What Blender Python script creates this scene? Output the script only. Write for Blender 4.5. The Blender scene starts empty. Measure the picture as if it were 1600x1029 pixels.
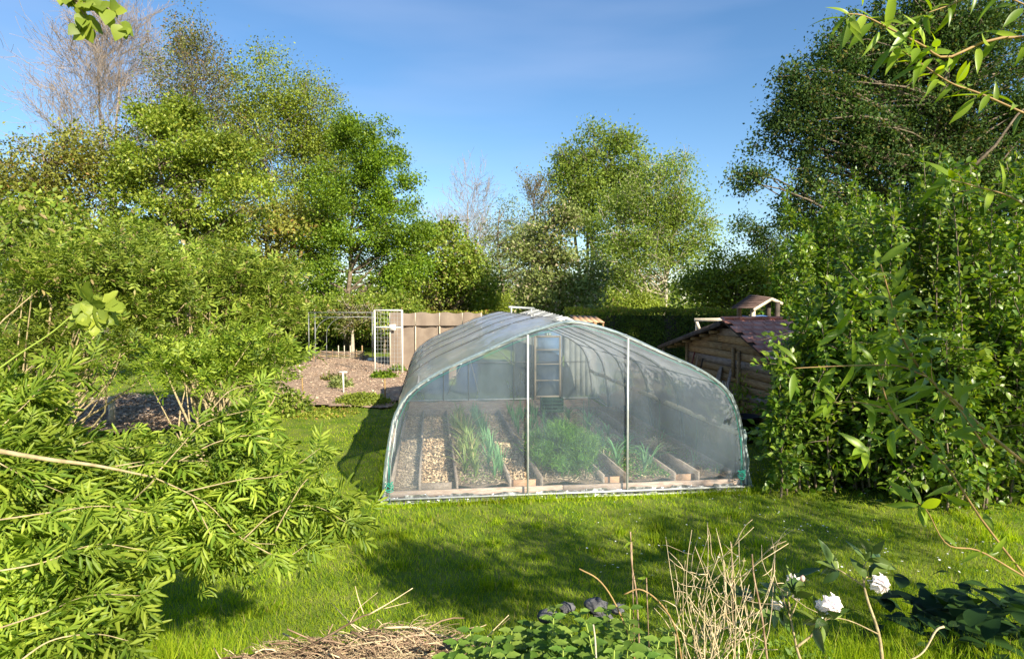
import bpy, math, random
import numpy as np
from mathutils import Vector, Matrix

# ------------------------------------------------------------------ camera, sky, sun, exposure
SC = bpy.context.scene
COL = SC.collection
F = 1015.0; PITCH = math.radians(2.34); EYE = 2.39
cam = bpy.data.cameras.new('camera'); co = bpy.data.objects.new('camera', cam); COL.objects.link(co)
cam.sensor_width = 36; cam.lens = 36 * F / 1600; cam.clip_start = 0.05; cam.clip_end = 2000
co.location = (0, 0, EYE); co.rotation_euler = (math.pi / 2 - PITCH, 0, 0)
SC.camera = co
SHX, SHY = -1.034, 1.471                      # where the shadow of a 1 m pole ends
EL = math.atan2(1, math.hypot(SHX, SHY)); AZ = math.atan2(-SHX, -SHY)   # azimuth clockwise from +Y
w = bpy.data.worlds.new('World'); SC.world = w; w.use_nodes = True
nt = w.node_tree; bg = nt.nodes['Background']
sky = nt.nodes.new('ShaderNodeTexSky'); sky.sky_type = 'NISHITA'; sky.sun_disc = False
sky.sun_elevation = EL; sky.sun_rotation = AZ; sky.air_density = 1.0; sky.dust_density = 0.2; sky.ozone_density = 3.0
hs = nt.nodes.new('ShaderNodeHueSaturation'); hs.inputs['Saturation'].default_value = 1.15
nt.links.new(sky.outputs[0], hs.inputs['Color']); wt = nt.nodes.new('ShaderNodeTexCoord'); wm = nt.nodes.new('ShaderNodeMapping'); wm.inputs['Scale'].default_value = (1.2, 1.2, 7.0); wm.inputs['Rotation'].default_value = (.12, .16, 0)
wn = nt.nodes.new('ShaderNodeTexNoise'); wn.inputs['Scale'].default_value = 1.6; wn.inputs['Detail'].default_value = 4; wn.inputs['Roughness'].default_value = .45
wr_ = nt.nodes.new('ShaderNodeMapRange'); wr_.inputs[1].default_value = .45; wr_.inputs[2].default_value = .75; wr_.inputs[3].default_value = 0; wr_.inputs[4].default_value = .24
wx = nt.nodes.new('ShaderNodeMix'); wx.data_type = 'RGBA'; wx.inputs[7].default_value = (3.6, 4.3, 6.2, 1)
nt.links.new(wt.outputs['Generated'], wm.inputs[0]); nt.links.new(wm.outputs[0], wn.inputs[0]); nt.links.new(wn.outputs[0], wr_.inputs[0]); nt.links.new(wr_.outputs[0], wx.inputs[0]); nt.links.new(hs.outputs[0], wx.inputs[6])
nt.links.new(wx.outputs[2], bg.inputs[0]); bg.inputs[1].default_value = 0.078
sl = bpy.data.lights.new('sun', 'SUN'); sl.energy = 5.0; sl.angle = math.radians(0.53); sl.color = (1.0, 0.90, 0.72)
so = bpy.data.objects.new('sun', sl); COL.objects.link(so)
so.rotation_euler = Vector((SHX, SHY, -1)).to_track_quat('-Z', 'Y').to_euler()
vs = SC.view_settings; vs.view_transform = 'Standard'; vs.look = 'None'; vs.gamma = 1; vs.use_curve_mapping = False
vs.exposure = 1.2
SC.cycles.max_bounces = 10; SC.cycles.transparent_max_bounces = 24; SC.cycles.transmission_bounces = 8
SC.cycles.diffuse_bounces = 3; SC.cycles.glossy_bounces = 3
SC.cycles.use_denoising = True

# ------------------------------------------------------------------ helpers
rng = np.random.default_rng(7); random.seed(7)
def P(px, py, d):
    u = (px - 800) / F; v = -(py - 514.5) / F
    y = math.cos(PITCH) + math.sin(PITCH) * v; z = -math.sin(PITCH) + math.cos(PITCH) * v
    return np.array([u / y * d, d, EYE + z / y * d])
def mpx(d): return d / F
def gh(x, y):                                  # ground height: lawn with a bank up to the photographer
    t = np.clip((4.35 - y) / 1.5, 0, 1)
    b = 0.66 * t * t * (3 - 2 * t)
    return b + 0.012 * np.sin(x * 1.7 + y * .6) * np.sin(y * 1.3 - x * .4) * np.clip(1 - b * 1.4, 0, 1)

def mat(name, col=(.5, .5, .5), rough=.7, spec=.3, metal=0., alt=None, scale=8., bump=0., bscale=None, detail=6, coords='Object', island=0., stretch=None, ramp=(.35, .65)):
    m = bpy.data.materials.new(name); m.use_nodes = True; t = m.node_tree; b = t.nodes['Principled BSDF']
    b.inputs['Roughness'].default_value = rough; b.inputs['Specular IOR Level'].default_value = spec
    b.inputs['Metallic'].default_value = metal; b.inputs['Base Color'].default_value = (*col, 1)
    tc = t.nodes.new('ShaderNodeTexCoord'); src = tc.outputs[coords]
    if stretch:
        mp = t.nodes.new('ShaderNodeMapping'); mp.inputs['Scale'].default_value = stretch
        t.links.new(src, mp.inputs[0]); src = mp.outputs[0]
    out = None
    if alt:
        n = t.nodes.new('ShaderNodeTexNoise'); n.inputs['Scale'].default_value = scale; n.inputs['Detail'].default_value = detail
        t.links.new(src, n.inputs[0])
        r = t.nodes.new('ShaderNodeValToRGB'); e = r.color_ramp.elements
        e[0].position = ramp[0]; e[1].position = ramp[1]; e[0].color = (*col, 1); e[1].color = (*alt, 1)
        t.links.new(n.outputs[0], r.inputs[0]); out = r.outputs[0]
        t.links.new(out, b.inputs['Base Color'])
    if island:
        g = t.nodes.new('ShaderNodeNewGeometry'); h = t.nodes.new('ShaderNodeHueSaturation')
        oi = t.nodes.new('ShaderNodeObjectInfo')
        ad = t.nodes.new('ShaderNodeMath'); ad.operation = 'ADD'; t.links.new(g.outputs['Random Per Island'], ad.inputs[0]); t.links.new(oi.outputs['Random'], ad.inputs[1])
        fr = t.nodes.new('ShaderNodeMath'); fr.operation = 'FRACT'; t.links.new(ad.outputs[0], fr.inputs[0])
        mr = t.nodes.new('ShaderNodeMapRange'); mr.inputs[3].default_value = 1 - island; mr.inputs[4].default_value = 1 + island
        t.links.new(fr.outputs[0], mr.inputs[0]); t.links.new(mr.outputs[0], h.inputs['Value'])
        if out: t.links.new(out, h.inputs['Color'])
        else: h.inputs['Color'].default_value = (*col, 1)
        t.links.new(h.outputs[0], b.inputs['Base Color'])
    if bump:
        n2 = t.nodes.new('ShaderNodeTexNoise'); n2.inputs['Scale'].default_value = bscale or scale * 3; n2.inputs['Detail'].default_value = 5
        t.links.new(src, n2.inputs[0]); bp = t.nodes.new('ShaderNodeBump'); bp.inputs['Strength'].default_value = bump; bp.inputs['Distance'].default_value = .02
        t.links.new(n2.outputs[0], bp.inputs['Height']); t.links.new(bp.outputs[0], b.inputs['Normal'])
    return m

def leafmat(name, c1, c2, c3=None, trans=.38, rough=.5, spec=.35, nscale=.5, dead=None, deadshare=.0):
    """leaf: colour differs leaf by leaf (island) and in broad drifts, light comes through"""
    c3 = c3 or tuple((a + b) / 2 for a, b in zip(c1, c2))
    m = bpy.data.materials.new(name); m.use_nodes = True; t = m.node_tree; L = t.links.new
    b = t.nodes['Principled BSDF']; b.inputs['Roughness'].default_value = rough; b.inputs['Specular IOR Level'].default_value = spec
    g = t.nodes.new('ShaderNodeNewGeometry'); oi = t.nodes.new('ShaderNodeObjectInfo')
    ad = t.nodes.new('ShaderNodeMath'); ad.operation = 'ADD'; L(g.outputs['Random Per Island'], ad.inputs[0]); L(oi.outputs['Random'], ad.inputs[1])
    fr = t.nodes.new('ShaderNodeMath'); fr.operation = 'FRACT'; L(ad.outputs[0], fr.inputs[0])
    r = t.nodes.new('ShaderNodeValToRGB'); e = r.color_ramp.elements
    e[0].color = (*c1, 1); e[1].color = (*c2, 1); e[1].position = 1 - deadshare if dead else 1.0
    x = e.new(.5); x.color = (*c3, 1)
    if dead:
        e[2].position = 1 - deadshare
        y = e.new(min(.999, 1 - deadshare + .004)); y.color = (*dead, 1)
    L(fr.outputs[0], r.inputs[0])
    tc = t.nodes.new('ShaderNodeTexCoord'); n = t.nodes.new('ShaderNodeTexNoise'); n.inputs['Scale'].default_value = nscale; n.inputs['Detail'].default_value = 2
    L(g.outputs['Position'], n.inputs[0])
    h = t.nodes.new('ShaderNodeHueSaturation'); mr = t.nodes.new('ShaderNodeMapRange')
    mr.inputs[1].default_value = .3; mr.inputs[2].default_value = .7; mr.inputs[3].default_value = .72; mr.inputs[4].default_value = 1.28
    L(n.outputs[0], mr.inputs[0]); L(mr.outputs[0], h.inputs['Value']); L(r.outputs[0], h.inputs['Color'])
    L(h.outputs[0], b.inputs['Base Color'])
    tr = t.nodes.new('ShaderNodeBsdfTranslucent'); h2 = t.nodes.new('ShaderNodeHueSaturation'); h2.inputs['Value'].default_value = 1.5; h2.inputs['Hue'].default_value = .488; h2.inputs['Saturation'].default_value = 1.1
    L(h.outputs[0], h2.inputs['Color']); L(h2.outputs[0], tr.inputs[0])
    mx = t.nodes.new('ShaderNodeMixShader'); mx.inputs[0].default_value = trans
    L(b.outputs[0], mx.inputs[1]); L(tr.outputs[0], mx.inputs[2]); L(mx.outputs[0], t.nodes['Material Output'].inputs[0])
    return m

def link(name, me, m=None, parent=None, loc=None):
    o = bpy.data.objects.new(name, me); COL.objects.link(o)
    if m is not None and me is not None and not me.materials: me.materials.append(m)
    if parent is not None: o.parent = parent
    if loc is not None: o.location = loc
    return o
def tag(o, label=None, cat=None, group=None, kind=None):
    if label: o['label'] = label
    if cat: o['category'] = cat
    if group: o['group'] = group
    if kind: o['kind'] = kind
    return o
def empty(name, loc=(0, 0, 0), label=None, cat=None, group=None, rz=0):
    o = bpy.data.objects.new(name, None); COL.objects.link(o); o.location = tuple(float(v) for v in loc); o.rotation_euler = (0, 0, rz)
    o.empty_display_size = .1
    return tag(o, label, cat, group)

def mesh_np(name, V, Fa, smooth=False):
    V = np.asarray(V, dtype=np.float32).reshape(-1, 3); Fa = np.asarray(Fa, dtype=np.int32); k = Fa.shape[1]
    me = bpy.data.meshes.new(name)
    me.vertices.add(len(V)); me.vertices.foreach_set('co', V.ravel())
    me.loops.add(Fa.size); me.loops.foreach_set('vertex_index', Fa.ravel())
    me.polygons.add(len(Fa)); me.polygons.foreach_set('loop_start', np.arange(0, Fa.size, k, dtype=np.int32))
    try: me.polygons.foreach_set('loop_total', np.full(len(Fa), k, dtype=np.int32))
    except Exception: pass
    if smooth: me.polygons.foreach_set('use_smooth', np.ones(len(Fa), dtype=bool))
    me.update(calc_edges=True); me.validate()
    return me
def unit(a):
    a = np.asarray(a, float); return a / (np.linalg.norm(a, axis=-1, keepdims=True) + 1e-9)
def frames(D, N):
    y = unit(D); x = unit(np.cross(y, N)); z = np.cross(x, y)
    return np.stack([x, y, z], axis=-1)        # columns
def scatter(tpl, Pp, D, N, S):
    TV, TF = tpl; TV = np.asarray(TV, float); TF = np.asarray(TF, int); Pp = np.asarray(Pp, float)
    S = np.broadcast_to(np.asarray(S, float), (len(Pp),))
    R = frames(D, N)
    V = Pp[:, None, :] + np.einsum('nij,vj->nvi', R, TV) * S[:, None, None]
    Fc = TF[None] + (np.arange(len(Pp)) * len(TV))[:, None, None]
    return V.reshape(-1, 3), Fc.reshape(-1, TF.shape[1])
def join(parts):
    V = []; Fs = []; n = 0
    for v, f in parts:
        v = np.asarray(v).reshape(-1, 3); V.append(v); Fs.append(np.asarray(f) + n); n += len(v)
    return np.concatenate(V), np.concatenate(Fs)
def rdir(n, up=0., r=None):
    r = r or rng; v = r.normal(size=(n, 3)); v[:, 2] += up; return unit(v)

# leaf templates: base at origin, tip at +y, length 1
DIA = ([(0, 0, 0), (-.3, .45, .1), (0, 1, -.05), (.3, .45, .1)], [(0, 2, 1), (0, 3, 2)])
NAR = ([(0, 0, 0), (-.14, .45, .05), (0, 1, -.08), (.14, .45, .05)], [(0, 2, 1), (0, 3, 2)])
def ovate(w=.3, fold=.08, droop=.25, n=5, shift=.4):
    ys = np.linspace(0, 1, n + 1); V = []; Fc = []
    for i, y in enumerate(ys):
        ww = w * math.sin(math.pi * min(1, max(0, y)) ** (.6 + shift * .5)) if 0 < i < n else 0
        z = -droop * y * y
        V += [(-ww, y, z + fold * (ww / w if w else 0)), (0, y, z), (ww, y, z + fold * (ww / w if w else 0))]
    for i in range(n):
        a = i * 3; b = a + 3
        for s in (0, 1):
            q = (a + s, a + s + 1, b + s + 1, b + s)
            if i == 0: Fc.append((a + 1, b + s + 1, b + s))
            elif i == n - 1: Fc.append((a + s, a + s + 1, b + 1))
            else: Fc += [(q[0], q[1], q[2]), (q[0], q[2], q[3])]
    return V, Fc
OV = ovate(.3, .07, .2, 4); LAN = ovate(.13, .04, .3, 6); RHO = ovate(.17, .05, .25, 6); ROUND = ovate(.42, .05, .15, 6, .1)
def serrate(w=.3, fold=.06, droop=.2, n=7):
    V = [(0, 0, 0)]; Fc = []
    V = [(0, y, -droop * y * y) for y in np.linspace(0, 1, n + 1)]
    for s in (-1, 1):
        for i in range(n):
            y0 = i / n; y1 = (i + 1) / n; ym = (y0 + .85 / n)
            ww = w * math.sin(math.pi * min(.97, (y0 + .35 / n + .06)) ** .7) * s * (1 + .25 * math.sin(i * 2.7 + s))
            V.append((ww, y0 + 1.45 / n, -droop * y0 * y0 + fold - .02 * (i % 2)))
            Fc.append((i, i + 1, len(V) - 1) if s < 0 else (i + 1, i, len(V) - 1))
            if i:
                Fc.append((i, len(V) - 1, len(V) - 2) if s < 0 else (i, len(V) - 2, len(V) - 1))
    return V, Fc
NET = serrate(.30, .05, .3, 7)
def compound(pairs=3, w=.13, seed=0, ln=.5, curl=.25, teeth=5):
    """feathery elder leaf: paired narrow toothed leaflets along a stalk"""
    r = np.random.default_rng(seed); T = serrate(w, .02, .25, teeth); parts = []
    pos = []; 
    for i in range(pairs):
        y = .22 + .42 * i / pairs
        for s in (-1, 1): pos.append((y, s * (66 - 14 * i), ln * (1 + .06 * i)))
    pos.append((.62, 0, ln * 1.1))
    for y, a, l in pos:
        a = math.radians(a + r.uniform(-8, 8)); z = -curl * y * y
        v, f = scatter(T, [(0, y, z)], [(math.sin(a), math.cos(a), r.uniform(-.35, .1))], [(r.uniform(-.2, .2), 0, 1)], l * r.uniform(.85, 1.1))
        parts.append((v, f))
    ys = np.linspace(0, .8, 5); V = []; Fc = []
    for y in ys: V += [(-.008, y, -curl * y * y), (.008, y, -curl * y * y)]
    for i in range(4): a = 2 * i; Fc += [(a, a + 1, a + 3), (a, a + 3, a + 2)]
    parts.append((V, Fc))
    return join(parts)

def tube(pts, rad, k=6, cap=True):
    pts = np.asarray(pts, float); n = len(pts); rad = np.broadcast_to(np.asarray(rad, float), (n,))
    T = np.gradient(pts, axis=0); T = unit(T)
    ref = np.array([0, 0, 1.]) if abs(T[0, 2]) < .9 else np.array([1., 0, 0])
    A = unit(np.cross(T, ref)); B = np.cross(T, A)
    a = np.arange(k) * 2 * math.pi / k
    V = pts[:, None] + rad[:, None, None] * (np.cos(a)[None, :, None] * A[:, None] + np.sin(a)[None, :, None] * B[:, None])
    V = V.reshape(-1, 3); Fc = []
    i = np.arange(n - 1)[:, None] * k; j = np.arange(k)[None]; j2 = (j + 1) % k
    q = np.stack([i + j, i + j2, i + k + j2, i + k + j], -1).reshape(-1, 4)
    Fc = np.concatenate([q[:, [0, 1, 2]], q[:, [0, 2, 3]]])
    if cap:
        c = len(V); V = np.concatenate([V, pts[[0, -1]]])
        e = [(c, (t + 1) % k, t) for t in range(k)] + [(c + 1, (n - 1) * k + t, (n - 1) * k + (t + 1) % k) for t in range(k)]
        Fc = np.concatenate([Fc, np.array(e)])
    return V, Fc
def curve(p0, p1, n=6, bend=.1, sag=0., r=None):
    r = r or rng; p0 = np.asarray(p0, float); p1 = np.asarray(p1, float); L = np.linalg.norm(p1 - p0)
    t = np.linspace(0, 1, n)[:, None]; off = r.normal(size=3) * bend * L
    off2 = r.normal(size=3) * bend * L * .4
    p = p0 + (p1 - p0) * t + off * np.sin(math.pi * t) + off2 * np.sin(2 * math.pi * t)
    p[:, 2] += sag * L * np.sin(math.pi * t[:, 0])
    return p
def smooth(pts, n=16):
    pts = np.asarray(pts, float); m = len(pts)
    if m < 3: return np.array([pts[0] + (pts[-1] - pts[0]) * t for t in np.linspace(0, 1, n)])
    Pq = np.concatenate([[2 * pts[0] - pts[1]], pts, [2 * pts[-1] - pts[-2]]]); out = []
    for s in np.linspace(0, m - 1 - 1e-6, n):
        i = int(s); t = s - i; a, b, c, d = Pq[i:i + 4]
        out.append(.5 * ((2 * b) + (c - a) * t + (2 * a - 5 * b + 4 * c - d) * t * t + (3 * b - a - 3 * c + d) * t ** 3))
    return np.array(out)
def box(c, s, rz=0., ax=None):
    """box centre c, full size s; ax = 3x3 matrix of axes (rows)"""
    c = np.asarray(c, float); s = np.asarray(s, float) / 2
    Aq = np.array(ax, float) if ax is not None else np.array([[math.cos(rz), math.sin(rz), 0], [-math.sin(rz), math.cos(rz), 0], [0, 0, 1]])
    V = [c + Aq[0] * s[0] * i + Aq[1] * s[1] * j + Aq[2] * s[2] * k for i in (-1, 1) for j in (-1, 1) for k in (-1, 1)]
    Fc = [(0, 1, 3, 2), (4, 6, 7, 5), (0, 4, 5, 1), (2, 3, 7, 6), (0, 2, 6, 4), (1, 5, 7, 3)]
    T = []
    for q in Fc: T += [(q[0], q[1], q[2]), (q[0], q[2], q[3])]
    return np.array(V), np.array(T)
def beam(a, b, wd, h, up=(0, 0, 1)):
    a = np.asarray(a, float); b = np.asarray(b, float); y = unit(b - a); x = unit(np.cross(y, up)); z = np.cross(x, y)
    return box((a + b) / 2, (wd, np.linalg.norm(b - a), h), ax=[x, y, z])
def ob(name, vf, m, parent=None, smooth_=False, origin=None):
    """one mesh object; vertices are given in world space and stored relative to the parent (or to its own base)"""
    V = np.asarray(vf[0], float).copy(); base = np.zeros(3)
    if parent is not None:
        q = parent; ch = []
        while q is not None: ch.append(q); q = q.parent
        for q in ch: base += np.array(q.location)
    loc = None
    if parent is None or origin is not None:
        loc = np.array(origin if origin is not None else [(V[:, 0].min() + V[:, 0].max()) / 2, (V[:, 1].min() + V[:, 1].max()) / 2, V[:, 2].min()]) - base
        base = base + loc
    me = mesh_np(name, V - base, vf[1], smooth_)
    o = link(name, me, m, parent)
    if loc is not None: o.location = loc
    return o
def wpos(o):
    b = np.zeros(3)
    while o is not None: b += np.array(o.location); o = o.parent
    return b
def place(name, me, m, parent, p, D, N, s):
    """a copy sharing mesh data, its +y along D and +z near N"""
    o = link(name, me, m, parent); R = frames(np.asarray(D, float)[None], np.asarray(N, float)[None])[0]
    M = Matrix([[*R[0], 0], [*R[1], 0], [*R[2], 0], [0, 0, 0, 1]]); q = M.to_quaternion()
    o.rotation_mode = 'QUATERNION'; o.rotation_quaternion = q
    o.location = tuple(np.asarray(p, float) - (wpos(parent) if parent else 0)); o.scale = (float(s),) * 3
    return o

# ------------------------------------------------------------------ materials
M = {}
M['white_metal'] = mat('galvanised_tube', (.42, .44, .43), .4, .5, .3, alt=(.56, .58, .57), scale=14)
M['grey_metal'] = mat('grey_tube', (.17, .18, .18), .5, .4, .4, alt=(.28, .29, .29), scale=10)
M['wood_grey'] = mat('weathered_board', (.20, .155, .125), .85, .15, alt=(.33, .27, .225), scale=6, stretch=(6, 1, 6), bump=.3, island=.15)
M['wood_pink'] = mat('pinkish_board', (.36, .25, .19), .85, .15, alt=(.52, .40, .33), scale=6, stretch=(1, 8, 8), bump=.3, island=.12)
M['wood_orange'] = mat('orange_board', (.40, .23, .13), .8, .15, alt=(.52, .33, .21), scale=5, stretch=(2, 8, 8), bump=.2, island=.12)
M['wood_brown'] = mat('brown_board', (.22, .135, .065), .8, .2, alt=(.36, .25, .13), scale=5, stretch=(8, 1, 8), bump=.4, island=.22)
M['wood_dark'] = mat('dark_board', (.045, .035, .03), .85, .15, alt=(.09, .07, .06), scale=8, bump=.3, island=.2)
M['wood_pale'] = mat('pale_wood', (.50, .42, .31), .8, .2, alt=(.62, .54, .42), scale=8, bump=.2)
M['tile'] = mat('red_shingle', (.55, .19, .13), 1.0, .02, alt=(.72, .36, .26), scale=5, bump=.3, island=.25)
M['hoop_line_dark'] = mat('dark_hoop_line', (.06, .06, .07), .8, .1)
M['grey_paint'] = mat('grey_paint_board', (.13, .135, .12), .8, .15, alt=(.19, .195, .175), scale=5, island=.08)
M['slate'] = mat('brown_roof_board', (.085, .058, .048), .9, .08, alt=(.15, .10, .085), scale=7, bump=.3, island=.2)
M['bark'] = mat('bark', (.11, .085, .06), .9, .1, alt=(.22, .18, .13), scale=9, bump=.6)
M['bark_pale'] = mat('pale_bark', (.30, .26, .19), .85, .15, alt=(.48, .42, .33), scale=6, bump=.4)
M['twig_pale'] = mat('bare_twig', (.22, .18, .15), .85, .1, alt=(.34, .28, .24), scale=2)
M['twig_dry'] = mat('dry_stem', (.50, .38, .22), .75, .2, alt=(.64, .52, .34), scale=20, bump=.2, island=.2)
M['twig_brown'] = mat('brown_stick', (.13, .08, .05), .8, .15, alt=(.38, .27, .18), scale=9, bump=.3, island=.45)
M['elder_wood'] = mat('elder_wood', (.26, .20, .11), .8, .15, alt=(.44, .36, .2), scale=30, bump=.25)
M['stalk'] = mat('green_stalk', (.28, .36, .06), .6, .3)
M['stem_orange'] = mat('orange_stem', (.24, .15, .06), .6, .3, alt=(.34, .23, .09), scale=20)
M['soil'] = mat('soil', (.17, .12, .085), .95, .1, alt=(.32, .235, .165), scale=22, bump=1., bscale=60)
M['mulch_base'] = mat('mulch_ground', (.28, .19, .14), .95, .1, alt=(.44, .33, .23), scale=9, bump=1., bscale=40)
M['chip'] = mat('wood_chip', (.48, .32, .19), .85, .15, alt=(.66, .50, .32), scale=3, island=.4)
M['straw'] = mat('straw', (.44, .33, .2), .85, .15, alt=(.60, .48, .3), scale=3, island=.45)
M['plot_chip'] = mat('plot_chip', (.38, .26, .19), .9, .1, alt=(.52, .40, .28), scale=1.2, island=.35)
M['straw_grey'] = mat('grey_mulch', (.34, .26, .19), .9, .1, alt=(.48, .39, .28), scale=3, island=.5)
M['stone'] = mat('dark_stone', (.07, .07, .075), .8, .2, alt=(.16, .16, .17), scale=12, bump=.6)
M['cloth_tan'] = mat('tan_shade_cloth', (.20, .155, .12), .9, .1, alt=(.25, .2, .155), scale=3, bump=.2, bscale=30)
M['metal_roof'] = mat('metal_roof', (.20, .23, .25), .3, .6, .3, alt=(.36, .39, .42), scale=4)
M['blue'] = mat('blue_plastic', (.035, .11, .33), .4, .5)
M['blue_door'] = mat('blue_door_board', (.07, .13, .24), .7, .3, alt=(.10, .17, .28), scale=5, island=.1)
M['teal'] = mat('teal_twine', (.02, .30, .22), .6, .3)
M['black'] = mat('black_plastic', (.015, .015, .016), .5, .4)
M['crate_green'] = mat('green_plastic', (.02, .08, .04), .5, .4)
M['paper'] = mat('white_paper', (.75, .73, .66), .7, .2)
M['red'] = mat('faded_red_handle', (.20, .05, .04), .6, .3)

M['lawn_ground'] = mat('lawn_ground', (.09, .16, .015), .95, .1, alt=(.19, .22, .045), scale=2.2, bump=.8, bscale=70)
M['grass'] = leafmat('grass_blade', (.145, .265, .012), (.41, .49, .03), (.265, .375, .02), trans=.48, rough=.55, spec=.12, nscale=1.1, dead=(.40, .34, .13), deadshare=.04)
M['elder'] = leafmat('elder_leaf', (.10, .185, .016), (.34, .42, .05), (.21, .30, .03), trans=.4, nscale=1.5)
M['shrub_mid'] = leafmat('mid_shrub_leaf', (.095, .165, .016), (.31, .37, .055), (.19, .26, .03), trans=.35, nscale=1.3, dead=(.36, .28, .12), deadshare=.05)
M['olive'] = leafmat('olive_leaf', (.14, .16, .025), (.30, .31, .06), (.22, .23, .04), trans=.35, dead=(.33, .20, .06), deadshare=.06)
M['rusty'] = leafmat('rusty_leaf', (.08, .10, .025), (.20, .21, .05), (.13, .14, .03), trans=.3, dead=(.24, .15, .05), deadshare=.12)
M['lime'] = leafmat('lime_leaf', (.12, .17, .02), (.30, .35, .045), (.20, .26, .03), trans=.36)
M['chestnut'] = leafmat('broad_leaf', (.10, .17, .018), (.34, .38, .06), (.20, .27, .03), trans=.36, rough=.4, nscale=.7)
M['bright'] = leafmat('maple_leaf', (.065, .14, .01), (.23, .33, .025), (.14, .23, .015), trans=.36, nscale=.6)
M['birch'] = leafmat('birch_leaf', (.12, .19, .03), (.31, .39, .075), (.20, .28, .05), trans=.48)
M['greyleaf'] = leafmat('greyish_leaf', (.12, .16, .04), (.26, .30, .10), (.18, .22, .06), trans=.3)
M['pear'] = leafmat('pear_leaf', (.12, .16, .03), (.30, .33, .12), (.19, .24, .06), trans=.3, dead=(.46, .38, .25), deadshare=.1)
M['darkleaf'] = leafmat('shaded_poplar_leaf', (.028, .065, .015), (.09, .145, .028), (.05, .095, .02), trans=.3, rough=.6, spec=.2, nscale=.3, dead=(.15, .14, .03), deadshare=.08)  # shade from neighbouring trees is put into this darker leaf colour
M['hedge'] = leafmat('hedge_leaf', (.05, .09, .012), (.15, .20, .02), (.09, .14, .015), trans=.3)
M['hedge_top'] = leafmat('hedge_new_leaf', (.16, .22, .02), (.33, .34, .05), (.24, .28, .03), trans=.38, dead=(.36, .22, .07), deadshare=.15)
M['rightshrub'] = leafmat('forsythia_leaf', (.05, .12, .012), (.25, .33, .045), (.12, .21, .022), trans=.38, rough=.38, spec=.5, nscale=.8)
M['peach'] = leafmat('peach_leaf', (.12, .20, .018), (.30, .40, .04), (.19, .29, .025), trans=.42, rough=.38, spec=.45, nscale=3)
M['rhodo'] = leafmat('rhododendron_leaf', (.05, .10, .02), (.16, .22, .04), (.09, .14, .03), trans=.15, rough=.3, spec=.6, nscale=3)
M['nettle'] = leafmat('nettle_leaf', (.10, .20, .03), (.24, .34, .06), (.16, .26, .04), trans=.4, nscale=2)
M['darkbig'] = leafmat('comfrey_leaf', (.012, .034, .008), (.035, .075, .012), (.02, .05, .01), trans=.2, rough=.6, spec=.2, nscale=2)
M['leek'] = leafmat('leek_leaf', (.08, .22, .09), (.22, .42, .17), (.14, .32, .12), trans=.3, nscale=2)
M['garlic'] = leafmat('garlic_leaf', (.16, .26, .06), (.36, .42, .14), (.24, .33, .09), trans=.35, nscale=2, dead=(.5, .42, .2), deadshare=.12)
M['dill'] = leafmat('dill_frond', (.04, .13, .015), (.17, .31, .04), (.08, .20, .025), trans=.35, nscale=3)
M['petal'] = leafmat('white_petal', (.78, .72, .70), (.88, .82, .80), (.84, .76, .76), trans=.3, nscale=5, spec=.2)
M['bud'] = leafmat('pink_bud', (.72, .50, .44), (.82, .62, .56), trans=.2, nscale=5)
M['daisy'] = leafmat('daisy_petal', (.75, .75, .72), (.85, .85, .82), trans=.2)

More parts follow.
